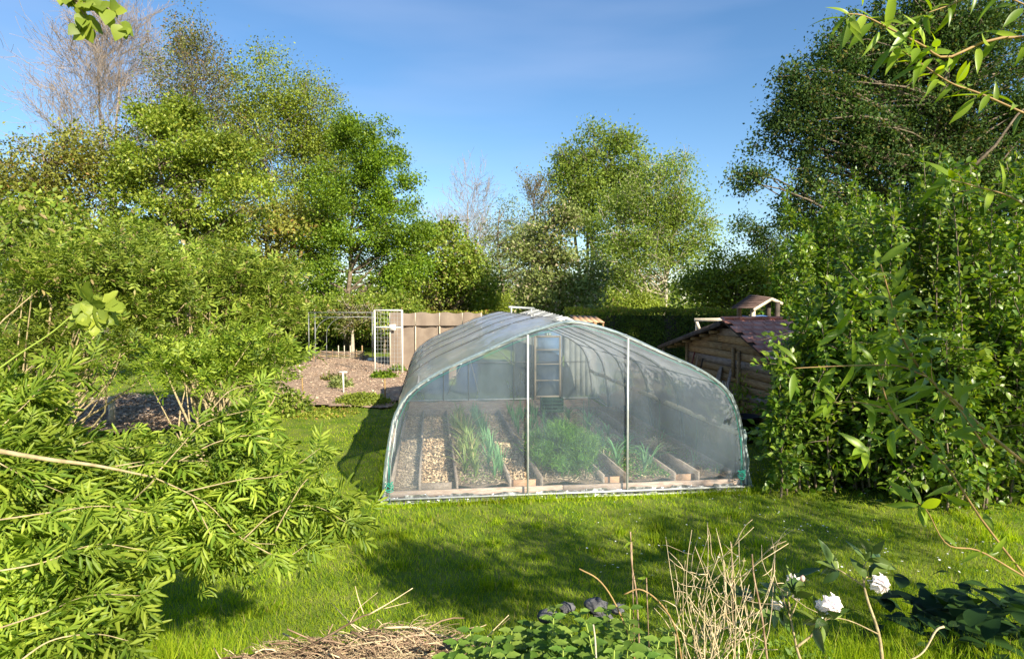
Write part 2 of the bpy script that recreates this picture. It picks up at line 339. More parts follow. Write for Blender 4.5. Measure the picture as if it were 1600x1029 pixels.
def film_mat(name, dens, edge, tint=(.64, .82, 1.0), gl=.10, wr=.35, ws=7., rough=.18):
    m = bpy.data.materials.new(name); m.use_nodes = True; t = m.node_tree; L = t.links.new; t.nodes.remove(t.nodes['Principled BSDF'])
    out = t.nodes['Material Output']
    tp = t.nodes.new('ShaderNodeBsdfTransparent'); tp.inputs[0].default_value = (.97, .985, .985, 1)
    df = t.nodes.new('ShaderNodeBsdfDiffuse'); df.inputs[0].default_value = (*tint, 1)
    tl = t.nodes.new('ShaderNodeBsdfTranslucent'); tl.inputs[0].default_value = (*tint, 1)
    gs = t.nodes.new('ShaderNodeBsdfGlossy'); gs.inputs['Roughness'].default_value = rough; gs.inputs[0].default_value = (.95, .97, 1, 1)
    mdt = t.nodes.new('ShaderNodeMixShader'); mdt.inputs[0].default_value = .62; L(df.outputs[0], mdt.inputs[1]); L(tl.outputs[0], mdt.inputs[2])
    tc = t.nodes.new('ShaderNodeTexCoord'); n = t.nodes.new('ShaderNodeTexNoise'); n.inputs['Scale'].default_value = 2.2; n.inputs['Detail'].default_value = 5
    mp = t.nodes.new('ShaderNodeMapping'); mp.inputs['Scale'].default_value = (1, 1, .45); L(tc.outputs['Object'], mp.inputs[0]); L(mp.outputs[0], n.inputs[0])
    lw = t.nodes.new('ShaderNodeLayerWeight'); lw.inputs[0].default_value = .32
    mr = t.nodes.new('ShaderNodeMapRange'); mr.inputs[1].default_value = .3; mr.inputs[2].default_value = .7; mr.inputs[3].default_value = dens * .6; mr.inputs[4].default_value = dens * 1.4
    L(n.outputs[0], mr.inputs[0])
    ma = t.nodes.new('ShaderNodeMath'); ma.operation = 'MULTIPLY_ADD'; ma.use_clamp = True; L(lw.outputs['Facing'], ma.inputs[0]); ma.inputs[1].default_value = edge; L(mr.outputs[0], ma.inputs[2])
    m1 = t.nodes.new('ShaderNodeMixShader'); L(ma.outputs[0], m1.inputs[0]); L(tp.outputs[0], m1.inputs[1]); L(mdt.outputs[0], m1.inputs[2])
    fr = t.nodes.new('ShaderNodeFresnel'); fr.inputs[0].default_value = 1.4
    mg = t.nodes.new('ShaderNodeMath'); mg.operation = 'MULTIPLY'; mg.inputs[1].default_value = gl * 10; mg.use_clamp = True; L(fr.outputs[0], mg.inputs[0])
    m2 = t.nodes.new('ShaderNodeMixShader'); L(mg.outputs[0], m2.inputs[0]); L(m1.outputs[0], m2.inputs[1]); L(gs.outputs[0], m2.inputs[2])
    n2 = t.nodes.new('ShaderNodeTexNoise'); n2.inputs['Scale'].default_value = ws; n2.inputs['Detail'].default_value = 3; L(mp.outputs[0], n2.inputs[0])
    bp = t.nodes.new('ShaderNodeBump'); bp.inputs['Strength'].default_value = wr; bp.inputs['Distance'].default_value = .05; L(n2.outputs[0], bp.inputs['Height'])
    for x in (gs, df): L(bp.outputs[0], x.inputs['Normal'])
    L(m2.outputs[0], out.inputs[0]); return m
M['film_roof'] = film_mat('cover_film', .24, .66, tint=(.90, .92, .99), gl=.07, wr=.35, ws=5)
M['film_front'] = film_mat('front_film', .14, .2, gl=.06, wr=.4, ws=4)
M['film_rear'] = film_mat('rear_film', .38, .2, tint=(.66, .76, .84), gl=.04, wr=.3, ws=4)
M['film_edge'] = film_mat('folded_film', .72, .2, tint=(.72, .86, .88), gl=.1, wr=.5, ws=30)
M['foil'] = mat('crinkled_foil', (.16, .17, .18), .25, .6, .5, alt=(.6, .62, .64), ramp=(.5, .66), scale=13, bump=.9, bscale=16)

# ------------------------------------------------------------------ ground
def grid_obj(name, xs, ys, zf, m):
    X, Y = np.meshgrid(xs, ys); Z = zf(X, Y); V = np.stack([X, Y, Z], -1).reshape(-1, 3); nx = len(xs); ny = len(ys)
    i = (np.arange(ny - 1)[:, None] * nx + np.arange(nx - 1)[None]).reshape(-1)
    Fc = np.stack([i, i + 1, i + nx + 1, i + nx], -1)
    return link(name, mesh_np(name, V, Fc, True), m)
xs = np.concatenate([-np.geomspace(500, 12, 14), np.linspace(-11, 11, 90), np.geomspace(12, 500, 14)])
ys = np.concatenate([-np.geomspace(300, 4, 8), np.linspace(-3, 16, 110), np.geomspace(17, 900, 24)])
g = grid_obj('lawn_ground', xs, ys, gh, M['lawn_ground']); tag(g, kind='structure')

# tunnel frame: L corner, ax along the front, nn away from the camera
TL = np.array([-1.5465, 7.6415, 0]); AX = np.array([.99198, .12636, 0]); NN = np.array([-.12636, .99198, 0]); ZZ = np.array([0, 0, 1.])
def T(u, t, z=0.): return TL + AX * u + NN * t + ZZ * z
TW = 4.6; TLEN = 7.9
def inplot(x, y):      # True where no lawn grass grows
    rx = x - TL[0]; ry = y - TL[1]; u = rx * AX[0] + ry * AX[1]; t = rx * NN[0] + ry * NN[1]
    a = (u > -.02) & (u < 4.62) & (t > -.02) & (t < TLEN + .05)
    b = plot_mask(x, y); c = soil_mask(x, y)
    return a | b | c
PLOT = [P(430, 640, 14.5)[:2], P(602, 640, 14.5)[:2], (-2.2, 18), (-1.0, 24), (-1.2, 28), (-8.3, 27.8), (-8.2, 24), (-6.9, 19)]
PLOT = np.array([(float(a), float(b)) for a, b in PLOT])
SOIL = np.array([(-9.5, 11.2), (-7.4, 11.4), (-5.9, 12.0), (-6.0, 13.6), (-7.4, 15.8), (-10, 16.5)])
def poly_mask(poly, x, y):
    x = np.asarray(x) + .12 * np.sin(np.asarray(y) * 5) ; y = np.asarray(y) + .1 * np.sin(x * 6)
    ins = np.zeros(np.shape(x), bool); n = len(poly)
    for i in range(n):
        x1, y1 = poly[i]; x2, y2 = poly[(i + 1) % n]
        c = ((y1 > y) != (y2 > y)) & (x < (x2 - x1) * (y - y1) / (y2 - y1 + 1e-12) + x1); ins ^= c
    return ins
def plot_mask(x, y): return poly_mask(PLOT, x, y)
def soil_mask(x, y): return poly_mask(SOIL, x, y)
def patch(name, poly, m, step, hz):
    x0, y0 = poly.min(0) - .3; x1, y1 = poly.max(0) + .3
    xs = np.arange(x0, x1, step); ys = np.arange(y0, y1, step); X, Y = np.meshgrid(xs, ys); nx = len(xs)
    I = poly_mask(poly, X, Y); Z = gh(X, Y) + .02 + hz * (np.sin(X * 3.1 + Y) * np.sin(Y * 2.3) * .5 + .5) + rng.uniform(0, hz * .6, X.shape)
    V = np.stack([X, Y, Z], -1).reshape(-1, 3); c = I[:-1, :-1] & I[1:, :-1] & I[:-1, 1:] & I[1:, 1:]
    r, q = np.nonzero(c); i = r * nx + q; Fc = np.stack([i, i + 1, i + nx + 1, i + nx], -1)
    used = np.unique(Fc); mp = np.zeros(len(V), int); mp[used] = np.arange(len(used))
    o = link(name, mesh_np(name, V[used], mp[Fc], True), m); tag(o, kind='structure'); return o
patch('vegetable_plot_ground', PLOT, M['mulch_base'], .14, .05)
patch('soil_bed_ground', SOIL, M['soil'], .1, .06)

def scatter_poly(poly, n, r):
    out = []
    x0, y0 = poly.min(0); x1, y1 = poly.max(0)
    while len(out) < n:
        x = r.uniform(x0, x1, n * 2); y = r.uniform(y0, y1, n * 2); k = poly_mask(poly, x, y); out += list(zip(x[k], y[k]))
    return np.array(out[:n])
CHIP = ([(-.25, 0, 0), (.25, 0, .02), (.2, 1, 0), (-.2, 1, .03)], [(0, 1, 2), (0, 2, 3)])
STRAW = ([(-.05, 0, 0), (.05, 0, 0), (.04, 1, .1), (-.04, 1, .1)], [(0, 1, 2), (0, 2, 3)])
q = scatter_poly(PLOT, 14000, rng); n = len(q)
Pm = np.column_stack([q, gh(q[:, 0], q[:, 1]) + .05 + rng.uniform(0, .05, n)]); D = rng.normal(size=(n, 3)); D[:, 2] *= .25
tag(ob('straw_mulch', scatter(CHIP, Pm, D, rdir(n, 2.5), rng.uniform(.015, .06, n)), M['plot_chip']), 'pale straw and bark mulch lying over the vegetable plot', 'mulch', kind='stuff')
q = scatter_poly(SOIL, 4000, rng); n = len(q)
Pm = np.column_stack([q, gh(q[:, 0], q[:, 1]) + .06 + rng.uniform(0, .06, n)]); D = rng.normal(size=(n, 3)); D[:, 2] *= .3
tag(ob('leaf_litter', scatter(CHIP, Pm, D, rdir(n, 2.), rng.uniform(.03, .09, n)), M['plot_chip']), 'brown litter and clods on the soil bed under the elders', 'leaf litter', kind='stuff')

# ------------------------------------------------------------------ grass
def grass_points(n, d0, d1, r, wide=.98):
    d = 1 / r.uniform(1 / d1, 1 / d0, n); x = r.uniform(-wide, wide, n) * d; return x, d
BL2 = ([(-.5, 0, 0), (.5, 0, 0), (.32, .55, .12), (-.32, .55, .12), (0, 1, .38)], [(0, 1, 2), (0, 2, 3), (3, 2, 4)])
BL1 = ([(-.5, 0, 0), (.5, 0, 0), (0, 1, .25)], [(0, 1, 2)])
def blades(n, d0, d1, hmin, hmax, wd, tpl, r, pos=None, hfun=None):
    if pos is None:
        x, y = grass_points(n, d0, d1, r); k = ~inplot(x, y); x = x[k]; y = y[k]
    else: x, y = pos
    n = len(x); Pg = np.column_stack([x, y, gh(x, y)])
    h = r.uniform(hmin, hmax, n) * (1 + .35 * np.sin(x * 2.1 + 1) * np.sin(y * 1.7)); wdt = wd * (y if pos is None else np.full(n, np.mean(y))) * r.uniform(.7, 1.3, n)
    D = r.normal(size=(n, 3)) * .38; D[:, 2] = 1; N = r.normal(size=(n, 3)); N[:, 2] *= .2
    R = frames(D, N); TV = np.array(tpl[0], float)
    loc = np.stack([TV[None, :, 0] * wdt[:, None], TV[None, :, 1] * h[:, None], TV[None, :, 2] * h[:, None]], -1)
    V = Pg[:, None] + np.einsum('nij,nvj->nvi', R, loc); Fc = np.array(tpl[1])[None] + (np.arange(n) * len(TV))[:, None, None]
    return V.reshape(-1, 3), Fc.reshape(-1, 3)
rg = np.random.default_rng(3)
GR = join([blades(150000, 3.3, 8.5, .022, .065, .00095, BL2, rg), blades(70000, 8.5, 16, .02, .045, .0012, BL1, rg), blades(35000, 16, 60, .03, .06, .0018, BL1, rg)])
tag(ob('lawn_grass', GR, M['grass'], origin=(0, 0, 0)), 'short sunlit green lawn grass round the tunnel', 'grass', kind='stuff')
eu = rg.uniform(-.1, TW + .1, 2600); et = -.1 - abs(rg.normal(size=2600)) * .06; ex = TL[0] + AX[0] * eu + NN[0] * et; ey = TL[1] + AX[1] * eu + NN[1] * et
eu2 = -.04 - abs(rg.normal(size=2400)) * .05; et2 = rg.uniform(0, TLEN, 2400); ex2 = TL[0] + AX[0] * eu2 + NN[0] * et2; ey2 = TL[1] + AX[1] * eu2 + NN[1] * et2
tc_ = 70; cx_ = rg.uniform(-3.2, 5.5, tc_); cy_ = rg.uniform(4.6, 7.3, tc_); k_ = rg.integers(tc_, size=5200); tx_ = cx_[k_] + rg.normal(size=5200) * .05; ty_ = cy_[k_] + rg.normal(size=5200) * .05
X_ = np.concatenate([ex, ex2, tx_]); Y_ = np.concatenate([ey, ey2, ty_])
tag(ob('grass_tufts', blades(0, 0, 0, .04, .10, .0011, BL2, rg, (X_, Y_)), M['grass'], origin=(0, 0, 0)), 'coarser grass tufts along the tunnel edge and over the lawn', 'grass', kind='stuff')
n = 900; x = rg.uniform(-3, 5.5, n); y = rg.uniform(4.6, 9, n); c_ = np.sin(x * 2.2) * np.sin(y * 2.9 + 1) > .45; x = x[c_]; y = y[c_]; x = np.repeat(x, 4) + rg.normal(size=len(x) * 4) * .04; y = np.repeat(y, 4) + rg.normal(size=len(y) * 4) * .04; k = ~inplot(x, y); x = x[k]; y = y[k]; n = len(x)
tag(ob('clover', scatter(DIA, np.column_stack([x, y, gh(x, y) + .035]), rdir(n) * [1, 1, .15], rdir(n, 4), rg.uniform(.012, .028, n)), M['nettle'], origin=(0, 0, 0)), 'patches of clover and small broad weeds in the lawn', 'clover', kind='stuff')
n = 260; x, y = grass_points(n, 5.5, 10, rg); x = np.abs(x) * .75 + .6; k = ~inplot(x, y); x = x[k]; y = y[k]; n = len(x)
DAI = ([(0, 0, 0)] + [(math.cos(a), math.sin(a), .1) for a in np.arange(6) * math.pi / 3], [(0, i + 1, (i + 1) % 6 + 1) for i in range(6)])
tag(ob('lawn_daisies', scatter(DAI, np.column_stack([x, y, gh(x, y) + .05]), rdir(n) * [1, 1, .2], rdir(n, 4), rg.uniform(.006, .012, n)), M['daisy'], origin=(0, 0, 0)), 'tiny white daisies dotted over the lawn', 'daisies', kind='stuff')

# ------------------------------------------------------------------ trees
def crown_points(blobs, d, nclump, nleaf, spread, r, flat=.7, shell=.55, dep=.8):
    """blobs: (px, py, rx, ry[, dd]) ellipses in the photograph, unprojected to their own distance"""
    C = []; Rr = []; 
    for b in blobs:
        dd = d + (b[4] if len(b) > 4 else 0); C.append(P(b[0], b[1], dd)); Rr.append((b[2] * mpx(dd), b[2] * mpx(dd) * dep, b[3] * mpx(dd)))
    C = np.array(C); Rr = np.array(Rr); wgt = Rr[:, 0] * Rr[:, 2]; wgt /= wgt.sum()
    i = r.choice(len(C), nclump, p=wgt); v = unit(r.normal(size=(nclump, 3))); rad = shell + (1 - shell) * r.uniform(0, 1, nclump) ** .7
    rad = np.where(r.uniform(size=nclump) < .25, rad * r.uniform(.2, 1, nclump), rad)
    K = C[i] + v * rad[:, None] * Rr[i]; K[:, 2] = np.maximum(K[:, 2], .25)
    ks = r.uniform(.6, 1.4, nclump)
    j = r.choice(nclump, nleaf, p=(ks ** 2) / (ks ** 2).sum())
    off = r.normal(size=(nleaf, 3)) * spread * ks[j][:, None]; off[:, 2] *= flat
    Pl = K[j] + off; Pl[:, 2] = np.maximum(Pl[:, 2], .08)
    return K, Pl, C[i]
def crown_mesh(Pl, K, size, tpl, r, cen, up=.6):
    n = len(Pl); out = unit(Pl - cen); N = unit(r.normal(size=(n, 3)) * .75 + out * .55 + np.array([0, 0, up])); D = r.normal(size=(n, 3)); D[:, 2] -= .3
    D += out * .5
    return scatter(tpl, Pl, D, N, size * r.uniform(.6, 1.35, n))
def tree(name, label, cat, base, d, blobs, nclump, nleaf, size, spread, mleaf, seed, tpl=DIA, mbark='bark', trunk=.16, group=None, twigs=0, flat=.7, shell=.55, bare=False, dep=.8, multi=1, up=.6, limbs=90):
    r = np.random.default_rng(seed)
    bp = P(base[0], 480, d); bp[2] = float(gh(bp[0], bp[1])) - .05
    K, Pl, cen = crown_points(blobs, d, nclump, nleaf, spread, r, flat, shell, dep)
    top = K[:, 2].max(); root = empty(name, bp, label, cat, group); root['kind'] = 'thing'
    parts = []; tr = []
    cx = K.mean(0)
    stems = []
    for s in range(multi):
        b0 = bp + np.array([r.normal() * .25, r.normal() * .25, 0]) * (s > 0); tp = np.array([cx[0] + r.normal() * .5 * multi ** .5, cx[1], top - .6]) if multi == 1 else K[np.argsort(-K[:, 2])[r.integers(max(6, len(K) // 3))]] - np.array([0, 0, .3])
        tp = (tp * [.7, .7, 1] + b0 * [.3, .3, 0]) if multi == 1 else tp
        n = 12; t = np.linspace(0, 1, n)[:, None]; c = b0 + (tp - b0) * t; c[:, :2] += np.cumsum(r.normal(size=(n, 2)) * .012 * top, 0) * t
        rd = trunk * (1 - .88 * t[:, 0] ** .8) + .012; stems.append((c, rd)); tr.append(tube(c, rd, 7))
    for kk in range(min(limbs, nclump)):
        k = K[kk]; c, rd = stems[r.integers(multi)]; hd = np.linalg.norm(k[:2] - c[0][:2]); zz = k[2] - hd * r.uniform(.45, .9)
        i = int(np.clip(np.searchsorted(c[:, 2], zz), 1, len(c) - 2)); p0 = c[i]
        p = curve(p0, k, 6, .07, .06, r); parts.append(tube(p, np.linspace(min(rd[i] * .6, .02 + .012 * np.linalg.norm(k - p0)), .009, 6), 4, False))
    for kk in range(twigs):
        k = K[r.integers(nclump)]; dv = unit(r.normal(size=3) + np.array([0, 0, .9]) + unit(k - cx)) * spread * r.uniform(1., 2.6)
        parts.append(tube(curve(k - dv * .3, k + dv, 4, .08, 0, r), np.linspace(.012, .005, 4) * (1 + d / 60), 3, False))
    ob('trunk', join(tr), M[mbark], root, True)
    if parts: ob('branches', join(parts), M[mbark], root, True)
    if not bare:
        ob('crown', crown_mesh(Pl, K, size, tpl, r, bp * [1, 1, 0] + [0, 0, top * .45], up), M[mleaf], root)
    return root
def bare_tree(name, label, cat, base, d, top_px, half, seed, mb, lev=5, crown_from=.35, trunk=.14, stems=1, group=None, ratio=.72, leaf=None):
    r = np.random.default_rng(seed); bp = P(base, 480, d); bp[2] = -.05; H = P(base, top_px, d)[2]
    root = empty(name, bp, label, cat, group); root['kind'] = 'thing'; TR = []; BR = []; tips = []
    def grow(p, dr, ln, rad, lv):
        n = 4; pts = [p]; 
        for i in range(n - 1):
            dr = unit(dr + r.normal(size=3) * .13 + np.array([0, 0, .07])); pts.append(pts[-1] + dr * ln / (n - 1))
        rr = np.linspace(rad, rad * .62, n); BR.append(tube(pts, np.maximum(rr, .006 + d * .00008), 3 if lv < 3 else 5, False))
        if lv == 0: tips.append(pts[-1]); return
        for i in range(3 if lv > 1 else 3):
            q = pts[min(n - 1, 1 + i)]; a = unit(dr + unit(r.normal(size=3)) * r.uniform(.5, .85)); grow(q, a, ln * r.uniform(.6, .85) * ratio / .72, rad * .55, lv - 1)
    for s in range(stems):
        lean = r.normal(size=2) * .07 * (stems > 1); n = 10; t = np.linspace(0, 1, n)
        c = np.column_stack([bp[0] + (lean[0] * t) * H + np.cumsum(r.normal(size=n)) * .05, bp[1] + lean[1] * t * H, bp[2] + t * H * .86]); rd = trunk * (1 - .85 * t) + .02
        TR.append(tube(c, rd, 7)); W = half * mpx(d)
        for i in range(int(26)):
            f = r.uniform(crown_from, 1); q = np.array([np.interp(f, t, c[:, j]) for j in range(3)]); a = r.uniform(0, 6.28)
            sp = 1.0 - .75 * ((f - crown_from) / (1 - crown_from)) ** 1.2
            dr = unit(np.array([math.cos(a) * sp, math.sin(a) * sp, .9])); grow(q, dr, W * (1.0 - .35 * f), trunk * .3 * (1.1 - f), lev - 2)
    ob('trunk', join(TR), M[mb], root, True); ob('branches', join(BR), M[mb], root, False)
    if leaf:
        tp = np.array(tips); k = r.integers(len(tp), size=leaf[1]); Pl = tp[k] + r.normal(size=(leaf[1], 3)) * leaf[3]
        ob('crown', scatter(DIA, Pl, r.normal(size=(leaf[1], 3)), rdir(leaf[1], .6, r), leaf[2] * r.uniform(.6, 1.4, leaf[1])), M[leaf[0]], root)
    return root

bare_tree('bare_tree', 'tall leafless tree with pale twigs against the sky', 'tree', 165, 40, 15, 95, 11, 'twig_pale', lev=6, crown_from=.4, stems=2)
bare_tree('thin_tree', 'thin dark tree with sparse brownish leaves, spiring beside the leafless one', 'tree', 290, 37, 45, 75, 12, 'bark', lev=5, crown_from=.35, stems=2, leaf=('rusty', 18000, .13, .3))
tree('rusty_tree', 'olive-brown bushy tree below the leafless one', 'tree', (90, 0), 24, [(60, 270, 110, 80), (150, 250, 50, 60), (20, 340, 90, 90), (130, 350, 70, 90)], 140, 22000, .13, .34, 'olive', 21)
tree('yellow_green_tree', 'broad-leaved yellow-green tree with dark hollows between its layered sprays', 'tree', (270, 0), 24, [(290, 230, 90, 70), (240, 300, 75, 80), (350, 290, 75, 90), (300, 370, 100, 70), (265, 185, 55, 40)], 150, 38000, .13, .23, 'chestnut', 22, flat=.7)
tree('tall_lime_tree', 'tall pale green tree showing many thin upright stems through its crown', 'tree', (450, 0), 42, [(430, 140, 65, 55), (490, 190, 55, 60), (380, 180, 50, 60), (440, 270, 95, 110), (510, 280, 50, 90)], 330, 60000, .15, .52, 'lime', 23, mbark='bark', multi=7, trunk=.13, twigs=500, shell=.7)
tree('maple_tree', 'dense bright green maple with dark gaps, right edge of the tall woodland group', 'tree', (540, 0), 33, [(570, 240, 60, 60), (600, 300, 60, 70), (545, 330, 70, 90), (610, 390, 65, 70), (520, 420, 55, 70), (540, 215, 35, 30), (640, 350, 30, 35)], 190, 56000, .13, .29, 'bright', 24, flat=.75)
tree('filler_oak', 'mid-green leafy tree filling between the yellow-green tree and the maple', 'tree', (430, 0), 34, [(400, 390, 80, 70), (470, 370, 60, 70), (350, 420, 60, 60)], 110, 14000, .2, .4, 'olive', 25)
bare_tree('pale_bare_tree', 'distant pinkish leafless tree rising behind the low trees', 'tree', 728, 75, 285, 50, 13, 'twig_pale', lev=6, crown_from=.3, trunk=.2)
tree('low_tree', 'low dark olive tree between the maple and the grey-green tree', 'tree', (690, 0), 38, [(690, 400, 55, 60), (650, 430, 45, 50), (730, 430, 45, 50)], 120, 14000, .2, .38, 'shrub_mid', 26)
tree('grey_green_tree', 'soft grey-green willow-like tree behind the whitish one', 'tree', (790, 0), 46, [(790, 380, 45, 65), (770, 430, 50, 50), (820, 400, 40, 70), (740, 440, 30, 40)], 150, 15000, .2, .42, 'greyleaf', 27, tpl=NAR, mbark='bark')
bare_tree('twiggy_tree', 'small half-bare dark twiggy tree left of the tall birch', 'tree', 835, 50, 275, 35, 14, 'bark', lev=5, crown_from=.5, leaf=('rusty', 1500, .16, .25))
tree('whitish_tree', 'rounded tree with whitish young leaves standing before the birches', 'tree', (865, 0), 33, [(860, 370, 50, 55), (835, 420, 50, 55), (895, 425, 45, 55), (865, 465, 70, 30), (880, 335, 22, 25)], 130, 16000, .17, .3, 'pear', 28)
tree('tall_birch_tree', 'tallest airy light-green birch in the middle of the background', 'tree', (920, 0), 52, [(925, 250, 45, 50), (975, 270, 40, 60), (900, 300, 40, 60), (950, 340, 60, 70), (885, 255, 18, 30)], 240, 26000, .23, .5, 'birch', 29, mbark='bark', twigs=600, shell=.7, trunk=.22, multi=3)
tree('wide_birch_tree', 'wide feathery yellow-green birch with a forked pale trunk', 'tree', (1028, 0), 44, [(1040, 300, 45, 60), (1000, 340, 60, 70), (1075, 360, 40, 60), (1030, 410, 85, 60), (960, 420, 50, 55), (1060, 255, 16, 22)], 330, 36000, .17, .5, 'birch', 30, mbark='bark_pale', twigs=600, trunk=.2, multi=3)
tree('bush', 'rounded bright bush right of the forked birch', 'bush', (1135, 0), 30, [(1135, 430, 55, 40), (1180, 450, 45, 35), (1100, 455, 40, 30)], 100, 11000, .15, .28, 'lime', 31)
tree('dark_far_tree', 'small dark tree far off under the big dark crown', 'tree', (1165, 0), 60, [(1165, 365, 30, 30), (1190, 400, 35, 35), (1230, 390, 50, 50)], 90, 7000, .25, .45, 'darkleaf', 32)
tree('poplar_tree', 'huge green tree, leaf colour darkened for shade, towering over the shed side of the garden', 'tree', (1380, 0), 21.5,
     [(1290, 130, 65, 55), (1360, 90, 70, 75), (1430, 60, 90, 90), (1500, 120, 130, 140), (1250, 200, 55, 45), (1330, 230, 90, 80), (1440, 260, 110, 110), (1250, 290, 40, 35), (1195, 285, 38, 20), (1300, 340, 70, 60), (1560, 300, 110, 130), (1240, 340, 30, 30), (1200, 225, 22, 16), (1420, 400, 150, 70)],
     640, 170000, .11, .26, 'darkleaf', 33, shell=.7, trunk=.34, flat=.8, dep=.6, limbs=500, twigs=700)
# distant belt of trees closing the gaps
def belt(name, label, x0, x1, ytop, d, n, size, m, seed, ybot=505, thick=2.):
    r = np.random.default_rng(seed); px = r.uniform(x0, x1, n); yt = ytop + 9 * np.sin(px * .021 + seed) + 6 * np.sin(px * .057)
    f = r.uniform(0, 1, n) ** .8; py = yt + (ybot - yt) * f; dd = d + r.uniform(-thick, thick, n)
    u = (px - 800) / F; Pl = np.column_stack([u * dd, dd, EYE + (473 - py) / F * dd]); Pl[:, 2] = np.maximum(Pl[:, 2], .05)
    k = max(1, n // 40); c = r.integers(k, size=n); cc = Pl[:k][c]; Pl = Pl * .55 + (cc + r.normal(size=(n, 3)) * .6) * .45 if False else Pl
    return tag(ob(name, scatter(DIA, Pl, r.normal(size=(n, 3)), rdir(n, .7, r) + np.array([0, -.5, 0]), size * r.uniform(.6, 1.4, n)), M[m], origin=(0, d, 0)), label, 'trees', kind='stuff')
belt('distant_woodland', 'dim far woodland closing the view behind the garden', -150, 1750, 432, 85, 26000, .75, 'hedge', 5, thick=6)

# hedge: a long clipped block of leaves with a bright new top
def hedge(name, label, a, b, h, wd, n, size, seed, top=.35):
    r = np.random.default_rng(seed); a = np.array(a, float); b = np.array(b, float); L = np.linalg.norm(b - a); yv = unit(b - a); xv = np.array([-yv[1], yv[0]])
    if xv[1] > 0: xv = -xv                       # toward the camera
    root = empty(name, (*((a + b) / 2), 0), label, 'hedge'); root['kind'] = 'thing'
    def pts(n, z0, z1, w0, w1):
        s = r.uniform(0, L, n); z = r.uniform(z0, z1, n); f = r.uniform(w0, w1, n); wob = .12 * np.sin(s * 2.3) + .08 * np.sin(s * 5.1)
        return np.column_stack([*(a[:, None] + yv[:, None] * s + xv[:, None] * (f + wob)), z + .05 * np.sin(s * 3.3)])
    p1 = pts(n, .05, h, wd * .3, wd * .5); N = rdir(len(p1), .3, r) + np.array([xv[0], xv[1], .2])
    ob('foliage', scatter(DIA, p1, r.normal(size=(len(p1), 3)), N, size * r.uniform(.6, 1.4, len(p1))), M['hedge'], root)
    p2 = pts(int(n * top), h - .05, h + .18, -wd * .5, wd * .55)
    ob('new_growth', scatter(DIA, p2, rdir(len(p2), 1., r), rdir(len(p2), .5, r), size * r.uniform(.6, 1.4, len(p2))), M['hedge_top'], root)
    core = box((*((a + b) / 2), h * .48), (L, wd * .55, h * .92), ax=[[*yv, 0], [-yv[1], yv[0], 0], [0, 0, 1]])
    ob('dark_core', core, M['wood_dark'], root)  # plain dark box filling the hedge behind its leaves
    return root
hedge('hedge', 'clipped dark hedge with bright top behind the tunnel, nearer stretch by the shed', P(885, 500, 30)[:2], P(1330, 500, 27)[:2], 1.95, 1.2, 26000, .085, 41)
hedge('hedge', 'long low hedge far behind the tan cloth shelter', P(380, 500, 36)[:2], P(900, 500, 34)[:2], 1.75, 1.2, 16000, .11, 42)

# ------------------------------------------------------------------ polytunnel
PROF = [(0, 0), (.03, .36), (.07, .68), (.13, .98), (.19, 1.13), (.28, 1.28), (.45, 1.43), (.72, 1.59), (1.2, 1.80), (1.6, 1.98), (1.95, 2.10), (2.3, 2.17)]
PROF = PROF + [(TW - u, z) for u, z in PROF[-2::-1]]
pr = smooth([(u, z, 0) for u, z in PROF], 81)[:, :2]
HT = [0, 2.1, 3.55, 5.0, 6.45, TLEN]
tun = empty('polytunnel', T(TW / 2, TLEN / 2), 'clear plastic polytunnel with raised beds inside, standing on the lawn', 'polytunnel')
def prof_line(t, off=0.): 
    c = np.array([TW / 2, .7]); o = []
    for u, z in pr:
        v = unit(np.array([u, z]) - c) * off; o.append(T(u + v[0], t, max(z + v[1], .01)))
    return np.array(o)
for i, t in enumerate(HT): ob('hoop', tube(prof_line(t, -.02), .0135 if i == 0 else .017, 8), M['white_metal' if i == 0 else 'grey_metal'], tun, True)
for t in HT[1:]: ob('hoop_line', tube(prof_line(t, .013)[1:-1], .005, 5), M['hoop_line_dark'], tun, True)  # dark lines added over the film so the inner hoops show through
# cover with slack between hoops and fine creases
nt_ = 81; ts = np.linspace(-.02, TLEN + .02, nt_); rr = np.random.default_rng(9); V = []
wr = rr.normal(size=(nt_, len(pr))) * .006
for a in range(3): wr[1:-1] = (wr[1:-1] + wr[2:] + wr[:-2]) / 2.2
for i, t in enumerate(ts):
    hb = max([h for h in HT[:-1] if h <= max(t, 0)]); hn = HT[HT.index(hb) + 1]; f = min(1, max(0, (t - hb) / (hn - hb))); sag = -.042 * max(0, math.sin(math.pi * f)) ** 1.2
    c = np.array([TW / 2, .7])
    for j, (u, z) in enumerate(pr):
        v = unit(np.array([u, z]) - c) * (sag * min(1, z / .4) + wr[i, j] + .004 * math.sin(j * 1.9 + t * 9) + .003 * math.sin(t * 17 + j * .35) * math.exp(-z * .8))
        V.append(T(u + v[0], t, max(z + v[1], .01)))
k = len(pr); idx = (np.arange(nt_ - 1)[:, None] * k + np.arange(k - 1)[None]).reshape(-1)
ob('cover', (V, np.stack([idx, idx + 1, idx + k + 1, idx + k], -1)), M['film_roof'], tun, True)
def endfilm(name, t, m, hole=None, seed=1):
    r = np.random.default_rng(seed); half = len(pr) // 2; V = []; rows = 14
    for j in range(half + 1):
        u0, z0 = pr[j]; u1, z1 = pr[-1 - j]
        for i in range(rows * 2 + 1):
            f = i / (rows * 2); u = u0 + (u1 - u0) * f; V.append(T(u, t + .006 * math.sin(u * 7 + z0 * 3) + .004 * math.sin(u * 23 + z0 * 2) + r.normal() * .0012, (z0 + z1) / 2))
    k = rows * 2 + 1; idx = (np.arange(half)[:, None] * k + np.arange(k - 1)[None]).reshape(-1)
    return ob(name, (V, np.stack([idx, idx + 1, idx + k + 1, idx + k], -1)), m, tun, True)
